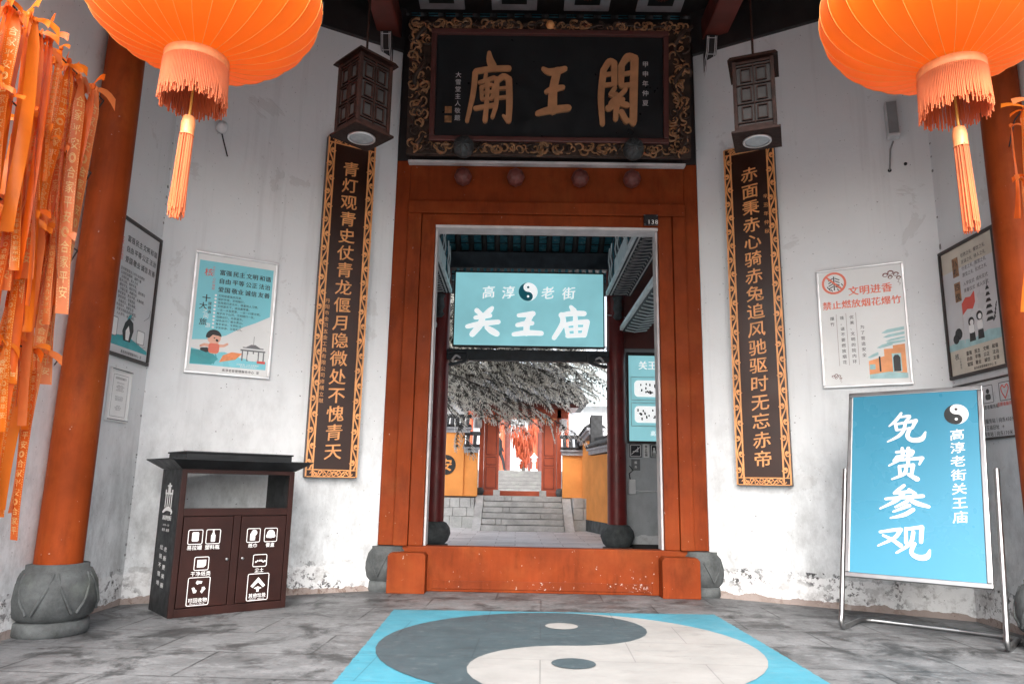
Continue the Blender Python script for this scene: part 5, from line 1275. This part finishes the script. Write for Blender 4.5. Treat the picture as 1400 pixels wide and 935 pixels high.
for k, (x_, z_, w_, h_, lab, glyph_, mt) in enumerate(((2.145, 1.75, .22, .24, 'black no-smoking plate under the lit notice', 'nosmoke', 'plate'), (2.335, 1.75, .10, .24, 'narrow white plate of upright black characters beside the no-smoking plate', '禁止吸烟', 'white'), (2.52, 1.75, .22, .24, 'black guide plate with white figures under the lit notice', 'people', 'plate'), (2.72, 1.75, .12, .24, 'narrow pale plate of upright characters next to the gate jamb', '请勿喧哗', 'cyanpaper'), (2.145, 1.50, .16, .20, 'small grey service plate below the no-smoking plate', '服务', 'greyink'))):
    t = thing('wall_plate_sign', lab, 'wall sign', (x_, 13.245, z_ - h_ / 2))
    MB().box(-w_ / 2, w_ / 2, -.012, .0, 0, h_, bev=.003).build('plate', M[mt], t)
    mb = MB()
    if glyph_ == 'nosmoke':
        rframe(mb, 0, h_ / 2, .18, .20, .012, -.0125, .001); mb.strip([(-.07, .06, .014), (.07, .18, .014)], -.0125, .0016); mb.box(-.05, .05, -.0135, -.0126, .10, .115); mb.strip([(.03, .12, .01), (.05, .15, .01), (.035, .18, .01)], -.0125, .001)
    elif glyph_ == 'people':
        rframe(mb, 0, h_ / 2, .18, .20, .012, -.0125, .001)
        for dx in (-.04, .035): mb.prism(disc(dx, .16, .018, 10), -.0137, -.0125); mb.prism([(dx - .03, .08), (dx + .03, .08), (dx + .02, .14), (dx - .02, .14)], -.0137, -.0125)
        mb.prism([(-.07, .05), (.07, .05), (.07, .062), (-.07, .062)], -.0137, -.0125)
    else: put(mb, glyph_, 0, h_ - .02, min(.05, w_ * .5), 'v', (h_ - .04) / len(glyph_), y=-.0125, off=.03)
    mb.build('marking', M['ink'] if mt in ('white', 'cyanpaper') else M['white'], t)
sk = thing('socket_box', 'white socket box with a conduit and cable on the grey wall', 'socket box', (2.07, 13.245, .98))
MB().box(-.06, .06, -.07, 0, 0, .26, bev=.01).build('case', M['pvc'], sk); MB().tube([(.06, -.02, .06), (1.2, -.02, .055)], .014, 8).build('conduit', M['pvc'], sk)
MB().tube([(-.03, -.03, .26), (-.05, -.04, .36), (.02, -.04, .42), (-.04, -.02, .50)], .010, 6).build('cable', M['cord'], sk)
pl_ = thing('wall_plate_sign', 'small black and white plate on the pale wall behind the left jamb', 'wall sign', (-1.76, 13.245, 1.62))
MB().box(-.08, .08, -.012, 0, 0, .30, bev=.003).build('plate', M['plate'], pl_); mb = MB(); rframe(mb, 0, .15, .13, .25, .012, -.0125, .001); put(mb, '出口', 0, .24, .08, 'v', .10, y=-.0125, off=.03); mb.build('marking', M['white'], pl_)

# ================================================================== COURTYARD
ss = thing('stone_steps', 'pale stone steps with sloping side slabs before the inner gate', 'steps', (.10, 18.2, 0))
NS, RH, TD = 6, .137, .26
r8 = random.Random(4)
for k in range(NS):
    xs = [-.94, *sorted(r8.uniform(-.7, .9) for _ in range(1 + k % 2)), 1.10]
    mb = MB()
    for a_, b_ in zip(xs, xs[1:]): mb.box(a_ + .005, b_ - .005, k * TD + r8.uniform(0, .012), NS * TD + .3, k * RH + .004, (k + 1) * RH - .010, bev=.010)
    mb.build('tread', M['light_stone'], ss)
for x0, x1 in ((-1.16, -.95), (1.11, 1.34)):
    mb = MB(); v = [(x, y, z) for x in (x0, x1) for y, z in ((-.10, 0), (-.04, 0.02), (NS * TD - .1, NS * RH), (NS * TD + .3, NS * RH), (NS * TD + .3, 0))]
    mb.add(v, [(0, 1, 2, 3, 4), (9, 8, 7, 6, 5)] + [(i + 5, (i + 1) % 5 + 5, (i + 1) % 5, i) for i in range(5)]); mb.build('side_slab', M['light_stone'], ss)
def blocks(label, x0, x1, y0, y1, zt, seed):
    t = thing('stone_plinth', label, 'stone plinth', (0, 0, 0)); r9 = random.Random(seed); mb = MB(); z_ = 0
    while z_ < zt - .05:
        h_ = min(zt - z_, r9.uniform(.2, .3)); x_ = x0
        while x_ < x1 - .02:
            w_ = min(x1 - x_, r9.uniform(.25, .5)); mb.box(x_ + .004, x_ + w_ - .004, y0 + r9.uniform(0, .012), y1, z_ + .003, z_ + h_ - .003, bev=.012); x_ += w_
        z_ += h_
    mb.build('masonry', M['light_stone'], t); return t
blocks('stone block plinth beside the steps under the yellow wall medallion', -2.9, -1.075, 19.25, 19.75, .80, 2)
blocks('stone block plinth between the steps and the curving yellow wall', 1.46, 2.1, 18.9, 19.75, .80, 5)
MB_ = MB().box(-2.9, 2.9, 19.76, 20.39, 0, .818); tag(MB_.build('platform', M['light_stone']), kind='structure')
# inner gate
ig = thing('inner_gate', 'red inner gate with panelled doors at the head of the steps', 'gate', (.10, 20.0, .82))
for x0 in (-1.12, 1.0): MB().box(x0, x0 + .12, 0, .25, 0, 2.45, bev=.008).build('post', M['gatered'], ig)
for x0, x1 in ((-.99, -.585), (.585, .99)):
    d_ = MB().box(x0, x1, .06, .12, .13, 2.1, bev=.005).build('door_leaf', M['gatered'], ig)
    mb = MB()
    for z0, z1 in ((.2, .75), (.82, 1.02), (1.09, 1.95)):
        mb.strip([(x0 + .07, z0, .02), (x1 - .07, z0, .02), (x1 - .07, z1, .02), (x0 + .07, z1, .02), (x0 + .07, z0 + .001, .02)], .0595, .012, 0, caps=0)
    mb.build('door_moulding', M['dkred'], d_)
MB().box(-.995, .995, .02, .16, 0, .128, bev=.006).build('threshold', M['gatered'], ig)
MB().box(-1.3, 1.3, .0, .2, 2.10, 2.35, bev=.01).build('lintel', M['gatered'], ig)
mb = MB(); mb.box(-.98, .98, -.015, -.001, 2.06, 2.10); 
for s_ in (-1, 1):
    for k in range(5): mb.strip(crom([(s_ * (.93 - .09 * k), 2.05, .02), (s_ * (.84 - .09 * k), 1.98 + .015 * k, .022), (s_ * (.90 - .09 * k), 1.90 + .03 * k, .02)]), -.001, .02)
mb.build('gilt_carving', M['fringe_band'], ig)
for x_ in (-.62, .62): MB().box(x_ - .09, x_ + .09, -.20, .018, 0, .15, bev=.01).build('door_stone', M['light_stone'], ig)
for x_ in (-1.08, 1.08): MB().lathe([(.07, 0), (.11, .06), (.12, .12), (.09, .19), (.05, .21)], 16, (x_, -.06, 0)).build('drum_stone', M['stone'], ig)
for x_ in (-1.17, 1.17): MB().lathe([(.09, 1.80), (.11, 1.84), (.10, 2.0), (.12, 2.06)], 12, (x_, -.02, 0)).build('corbel', M['palestrip'], ig)
MB().box(-1.5, 1.55, -.45, .9, 2.352, 2.46).build('soffit', M['dkred'], ig)
mb = MB(); mb.add([(-1.8, -.75, 2.46), (1.8, -.75, 2.46), (1.6, .6, 3.15), (-1.6, .6, 3.15), (-1.8, 1.9, 2.46), (1.8, 1.9, 2.46)], [(0, 1, 2, 3), (3, 2, 5, 4), (0, 4, 5, 1), (1, 5, 2), (0, 3, 4)])
for k in range(24):
    x_ = -1.72 + k * .15; mb.tube([(x_, -.80, 2.49), (x_ * .93, .6, 3.18)], .04, 6)
    mb.lathe([(.0, -.01), (.05, -.005), (.05, .03), (0, .035)], 10, T=Matrix.Translation((x_, -.80, 2.49)) @ Matrix.Rotation(R(90), 4, 'X'))
mb.build('tiled_roof', M['tile'], ig)
# ochre walls
def coping(mb, x0, x1, y0, y1, z, h=.30):
    mb.box(x0, x1, y0 + .04, y1 - .04, z, z + .10, mi=1); mb.box(x0 - .03, x1 + .03, y0 - .02, y1 + .02, z + .101, z + .14, mi=1)
    n = max(2, int((x1 - x0) / .13))
    for k in range(n):
        x_ = x0 + (k + .5) * (x1 - x0) / n
        mb.tube([(x_, y0 - .05, z + .17), (x_, (y0 + y1) / 2, z + h)], .05, 6)
    mb.box(x0 - .05, x1 + .05, (y0 + y1) / 2 - .06, (y0 + y1) / 2 + .06, z + h - .02, z + h + .08, bev=.02); mb.box(x0 - .02, x1 + .02, y0 + .02, y1 - .02, z + .141, z + .22)
w1 = thing('ochre_wall', 'ochre wall with a round black character medallion and tiled top', 'wall')
MB().box(-2.9, -1.40, 19.50, 19.75, .80, 2.45).build('wall_body', M['yellow'], w1); mb = MB(); coping(mb, -2.9, -1.25, 19.42, 19.80, 2.452, .42); mb.build('coping', [M['tile'], M['greystrip']], w1)
mb = MB(); mb.prism(disc(-1.87, 1.60, .26, 28), 19.485, 19.4995); o = mb.build('medallion', M['ink'], w1); mb = MB(); put(mb, '安', -1.87, 1.60, .34, y=19.4848, off=.04); mb.build('medallion_character', M['yellow'], o)
w2 = thing('ochre_wall', 'narrow ochre wall pier between the medallion wall and the inner gate', 'wall')
MB().box(-1.398, -1.03, 19.55, 19.75, .80, 1.93).build('wall_body', M['yellow'], w2); mb = MB(); coping(mb, -1.40, -1.02, 19.45, 19.78, 1.932, .48); mb.build('coping', [M['tile'], M['greystrip']], w2)
w3 = thing('ochre_wall', 'ochre wall panel right beside the open leaf of the inner gate', 'wall')
MB().box(1.23, 1.86, 19.55, 19.75, .80, 1.90).build('wall_body', M['yellow'], w3); mb = MB(); coping(mb, 1.20, 1.84, 19.45, 19.78, 1.902, .46); mb.build('coping', [M['tile'], M['greystrip']], w3)
w4 = thing('ochre_wall', 'ochre courtyard wall with a stepped grey tile top and dark foot', 'wall', (1.72, 19.3, 0), math.atan2(-4.6, .86))
LW = 4.8
MB().box(0, LW, 0, .3, .28, 1.86).build('wall_body', M['yellow'], w4); MB().box(0, LW, -.012, .3, 0, .278).build('dark_foot', M['stone'], w4)
MB().box(0, .75, .02, .28, 1.862, 2.25).build('upper_body', M['yellow'], w4)
mb = MB(); Tm = Matrix.Identity(4)
def slope_coping(mb, x0, z0, x1, z1):
    mb.prism([(x0, z0), (x1, z1), (x1, z1 + .10), (x0, z0 + .10)], -.03, .33, 1); mb.prism([(x0, z0 + .101), (x1, z1 + .101), (x1, z1 + .17), (x0, z0 + .17)], -.09, .39, 1)
    n = int(math.hypot(x1 - x0, z1 - z0) / .12)
    for k in range(n):
        t = (k + .5) / n; x_, z_ = x0 + (x1 - x0) * t, z0 + (z1 - z0) * t
        mb.tube([(x_, -.12, z_ + .18), (x_, .15, z_ + .34)], .045, 6); mb.tube([(x_, .42, z_ + .18), (x_, .15, z_ + .34)], .045, 6)
    mb.prism([(x0, z0 + .30), (x1, z1 + .30), (x1, z1 + .42), (x0, z0 + .42)], .09, .21)
slope_coping(mb, .70, 1.88, LW, 1.95); slope_coping(mb, -.25, 2.12, .78, 2.40)
mb.prism([(.70, 2.05), (.86, 2.05), (.86, 2.88), (.70, 2.80)], .0, .30); mb.build('coping', [M['tile'], M['greystrip']], w4)
# house behind, pale roof
hs_ = thing('pale_roof_house', 'white house with a pale grey tiled roof rising behind the courtyard wall', 'house', (3.4, 27, 0))
MB().box(-1.2, 4, 0, 4, 0, 4.1).build('house_wall', M['plaster'], hs_)
mb = MB(); mb.add([(-1.6, -.5, 4.1), (4.4, -.5, 4.1), (4.4, 2.2, 5.9), (-1.3, 2.2, 5.9), (-1.6, -.5, 3.98), (4.4, -.5, 3.98)], [(0, 1, 2, 3), (4, 5, 1, 0)])
for k in range(30): x_ = -1.55 + k * .2; mb.tube([(x_, -.52, 4.13), (x_ + .1 * (1 - k / 30), 2.2, 5.93)], .055, 6)
mb.build('house_roof', M['paletile'], hs_)
mb = MB(); mb.tube(crom([(-1.75, -.7, .0), (-1.5, .6, .0), (-1.3, 2.2, 0)], 4) if False else [(-1.85, -.8, 4.55), (-1.62, -.2, 4.45), (-1.5, .5, 4.75), (-1.4, 1.4, 5.5), (-1.3, 2.2, 6.1), (4.4, 2.2, 6.1)], .10, 8); mb.build('roof_ridge', M['paletile'], hs_)
mb = MB()
for x_ in (-.7, .4): mb.box(x_, x_ + .5, -.03, -.001, 2.2, 3.3)
mb.build('window', M['greyink'], hs_)
# steps and terrace beyond the inner gate
s2 = thing('stone_steps', 'far pale stone steps seen through the inner gate doorway', 'steps', (0.1, 29.1, .82))
for k in range(6): MB().box(-2.2, 2.2, k * .3, 1.84, k * .147 + .001, (k + 1) * .147 - .003, bev=.01).build('tread', M['far_stone'], s2)
hl = thing('far_hall', 'far temple hall with red columns and a bright front', 'building', (0.1, 41, 1.7))
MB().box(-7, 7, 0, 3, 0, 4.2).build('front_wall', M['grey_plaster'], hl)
for k in range(6): x_ = -4.5 + k * 1.8; MB().lathe([(.16, 0), (.16, 4.2)], 14, (x_, -.5, 0)).build('column', M['gatered'], hl)
for x_ in (-.9, 1.0): MB().box(x_ - .45, x_ + .45, -.06, -.002, .0, 3.2).build('door_leaf', M['dkred'], hl)
mb = MB(); mb.add([(-8.5, -1.8, 4.0), (8.5, -1.8, 4.0), (7.5, 1.5, 6.4), (-7.5, 1.5, 6.4)], [(0, 1, 2, 3)])
for k in range(60): x_ = -8.4 + k * .285; mb.tube([(x_, -1.85, 4.03), (x_ * .89, 1.5, 6.43)], .08, 5)
mb.box(-8.4, 8.4, -1.7, 3, 3.9, 3.998); mb.build('tiled_roof', M['tile'], hl)
wt = thing('wishing_tree', 'far wishing tree hung all over with orange ribbons', 'tree', (.30, 33.0, 1.7))
MB().tube([(0, 0, 0), (.03, 0, .7), (0, 0, 1.6)], [.09, .07, .05], 8).build('trunk', M['bark'], wt)
mb = MB(); r10 = random.Random(8)
for k in range(420):
    z_ = r10.uniform(.5, 2.1); rr = (.12 + .62 * ((z_ - .4) / 1.7)) * math.sqrt(r10.random()); aa = r10.uniform(0, 6.28); x_, y_ = rr * math.cos(aa), rr * math.sin(aa); L_ = r10.uniform(.25, .55); d_ = r10.uniform(-.05, .05)
    z_ = max(z_, .42 + L_ * .4)
    mb.add([(x_ - .02, y_, z_), (x_ + .02, y_, z_), (x_ + .02 + d_, y_ + .03, z_ - L_), (x_ - .02 + d_, y_ - .03, z_ - L_)], [(0, 1, 2, 3)], k % 2)
o = mb.build('tied_ribbon', [M['ribbon_far'], M['gatered']], wt); o['kind'] = 'stuff'
for x_, h_, lab in ((.72, .8, 'small white stone lantern beside the wishing tree, taller one'), (.02, .6, 'low white stone lantern before the wishing tree trunk')):
    t = thing('stone_lantern', lab, 'stone lantern', (x_ + .05, 32.0, 1.7))
    MB().lathe([(.16, 0), (.16, .08), (.06, .12), (.06, h_ * .5), (.14, h_ * .55)], 12).build('pedestal', M['white'], t)
    MB().lathe([(.10, h_ * .56), (.10, h_ * .72), (.19, h_ * .74), (.05, h_ * .9), (0.0, h_)], 12).build('lantern_head', M['white'], t)

# person in black walking beyond the inner gate
def skin_body(name, verts, edges, radii, mat_, parent):
    me = bpy.data.meshes.new(name); me.from_pydata(verts, edges, []); o = bpy.data.objects.new(name, me); COL.objects.link(o); o.parent = parent
    md = o.modifiers.new('skin', 'SKIN'); o.modifiers.new('sub', 'SUBSURF').levels = 2; o.modifiers['sub'].render_levels = 2
    for i, r_ in enumerate(radii): me.skin_vertices[0].data[i].radius = (r_, r_)
    me.skin_vertices[0].data[0].use_root = True; md.use_smooth_shade = True; me.materials.append(mat_); return o
pe = thing('person', 'person in black clothes walking past the far steps', 'person', (-.78, 32.4, 1.70), R(70))
V_ = [(0, 0, .86), (0, 0, 1.08), (0, .01, 1.28), (0, .01, 1.40), (0, .02, 1.47), (.17, 0, 1.33), (.22, -.02, 1.06), (.22, -.14, .84), (-.17, 0, 1.33), (-.22, .04, 1.06), (-.22, .06, .82), (.09, -.02, .82), (.10, -.16, .46), (.10, -.22, .08), (.10, -.33, .03), (-.09, .02, .82), (-.10, .10, .46), (-.10, .30, .12), (-.10, .22, .03)]
E_ = [(0, 1), (1, 2), (2, 3), (3, 4), (2, 5), (5, 6), (6, 7), (2, 8), (8, 9), (9, 10), (0, 11), (11, 12), (12, 13), (13, 14), (0, 15), (15, 16), (16, 17), (17, 18)]
skin_body('body', V_, E_, [.13, .125, .15, .07, .06, .065, .05, .04, .065, .05, .04, .09, .07, .05, .04, .09, .07, .05, .04], M['blackcloth'], pe)
MB().lathe([(0, -.13), (.05, -.115), (.078, -.05), (.085, .02), (.07, .09), (0, .125)], 16, (0, 0, 1.60)).build('head', M['face'], pe)
MB().lathe([(.086, -.01), (.092, .04), (.078, .10), (.03, .135), (0, .138)], 16, (0, .012, 1.60)).build('hair', M['hair'], pe)

# ------------------------------------------------------------------ cedar over the courtyard
tr = thing('cedar_tree', 'silvery cedar spreading drooping branches across the courtyard', 'tree', (-2.6, 16.6, 0))
MB().tube([(0, 0, 0), (.05, .05, 1.5), (.0, .1, 3.5), (.05, .05, 6), (0, 0, 9.5)], [.26, .22, .18, .13, .03], 12).build('trunk', M['bark'], tr)
mbL, mbN = MB(), MB(); rt_ = random.Random(12)
def needles(mb, p, d, L_, n):       # one finger of foliage: a bottle-brush of short needles
    d = d.normalized(); a_ = d.cross(Vector((0, 0, 1)))
    if a_.length < .05: a_ = Vector((1, 0, 0))
    a_.normalize(); b_ = a_.cross(d)
    for k in range(n):
        t = (k + rt_.random()) / n; an = rt_.uniform(0, 6.28); c = p + d * L_ * t + Vector((0, 0, -.05 * t * t))
        nd = (d * rt_.uniform(.7, 1.1) + (a_ * math.cos(an) + b_ * math.sin(an)) * rt_.uniform(.35, .75)).normalized(); ln = rt_.uniform(.036, .058) * (1 - .35 * t)
        sd_ = nd.cross(Vector((rt_.random() - .5, rt_.random() - .5, rt_.random() - .5))).normalized() * .010
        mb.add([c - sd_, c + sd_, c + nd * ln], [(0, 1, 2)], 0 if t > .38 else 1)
def branch(base, az, L_, rise, droop, twigs):
    pts = []
    for i in range(11):
        t = i / 10; pts.append(base + Vector((math.cos(az) * L_ * t, math.sin(az) * L_ * t, rise * t - droop * t * t)) + Vector((0, 0, rt_.uniform(-.02, .02))))
    mbL.tube(pts, [.035 * (1 - .9 * i / 10) + .003 for i in range(11)], 6)
    for k in range(twigs):
        t = .12 + .88 * (k + rt_.random()) / twigs; i = min(9, int(t * 10)); p = pts[i].lerp(pts[i + 1], t * 10 - i)
        dv = (pts[i + 1] - pts[i]).normalized(); side = dv.cross(Vector((0, 0, 1))).normalized() * (1 if k % 2 else -1)
        d = dv * rt_.uniform(.2, .9) + side * rt_.uniform(.4, 1.5) + Vector((rt_.uniform(-.3, .3), 0, rt_.uniform(-.7, .25))); spray(p, d.normalized(), rt_.uniform(.35, .70) * (1 - .25 * t))
    spray(pts[-1], dv, .5)
def spray(p, d, L_):     # a flat drooping feather of foliage: axis with paired side fingers
    n = max(3, int(L_ / .085)); up_ = Vector((rt_.uniform(-.6, .6), rt_.uniform(-.9, .1), 1)); ax = [p]
    for i in range(n):
        d = (d + Vector((.03, 0, -.065))).normalized(); ax.append(ax[-1] + d * L_ / n)
        sd = d.cross(up_).normalized(); fl = .23 * (1 - .55 * i / n) * rt_.uniform(.75, 1.15)
        for q in (-1, 1): needles(mbN, ax[-1], (d * .75 + sd * q * .75 + Vector((.12, 0, -.14))).normalized(), fl, 24)
    needles(mbN, ax[-1], d, .14, 16)
    mbL.tube(ax, [.008 * (1 - .8 * i / n) + .001 for i in range(n + 1)], 4)
TB = Vector((0, 0, 0))
for k in range(26):
    z_ = rt_.uniform(3.1, 7.6); az = R(rt_.uniform(-75, 60)); L_ = rt_.uniform(2.2, 4.6) * (1.12 - z_ / 14)
    branch(TB + Vector((0, .08, z_)), az, L_, rt_.uniform(.1, .7), rt_.uniform(.6, 1.5), int(L_ * 4.5))
for k in range(14):
    z_ = rt_.uniform(3.6, 8.2); az = R(rt_.uniform(90, 270)); L_ = rt_.uniform(1.8, 3.0)
    branch(TB + Vector((0, .08, z_)), az, L_, .4, .9, int(L_ * 3))
for z_, az, L_, ri, dr in ((3.45, -8, 2.7, .1, .85), (3.3, 4, 2.4, .0, .7), (3.5, -20, 2.5, .1, .8), (3.3, -14, 2.0, .1, .7), (3.9, 2, 3.9, .0, .7), (4.0, -6, 3.9, .1, .8), (3.8, -12, 3.6, .1, .75), (4.2, -2, 4.1, .0, .8), (4.1, -16, 4.0, .1, .9), (4.4, -9, 4.2, .1, .9), (3.7, -4, 3.3, .1, .8), (4.3, -20, 4.3, .1, 1.0), (4.6, -13, 4.4, .1, 1.0), (3.6, 0, 2.9, .05, .75)): branch(TB + Vector((0, .08, z_)), R(az), L_, ri, dr, int(L_ * 6.5))
for k in range(22): branch(TB + Vector((0, .08, rt_.uniform(4.3, 5.6))), R(rt_.uniform(-26, 12)), rt_.uniform(3.2, 4.7), rt_.uniform(-.1, .3), rt_.uniform(.5, 1.2), 18)
mbL.build('limb', M['bark'], tr); mbN.build('crown', [M['needle'], M['needle_old_shaded']], tr)

COL.objects.unlink(_fo); bpy.data.objects.remove(_fo)
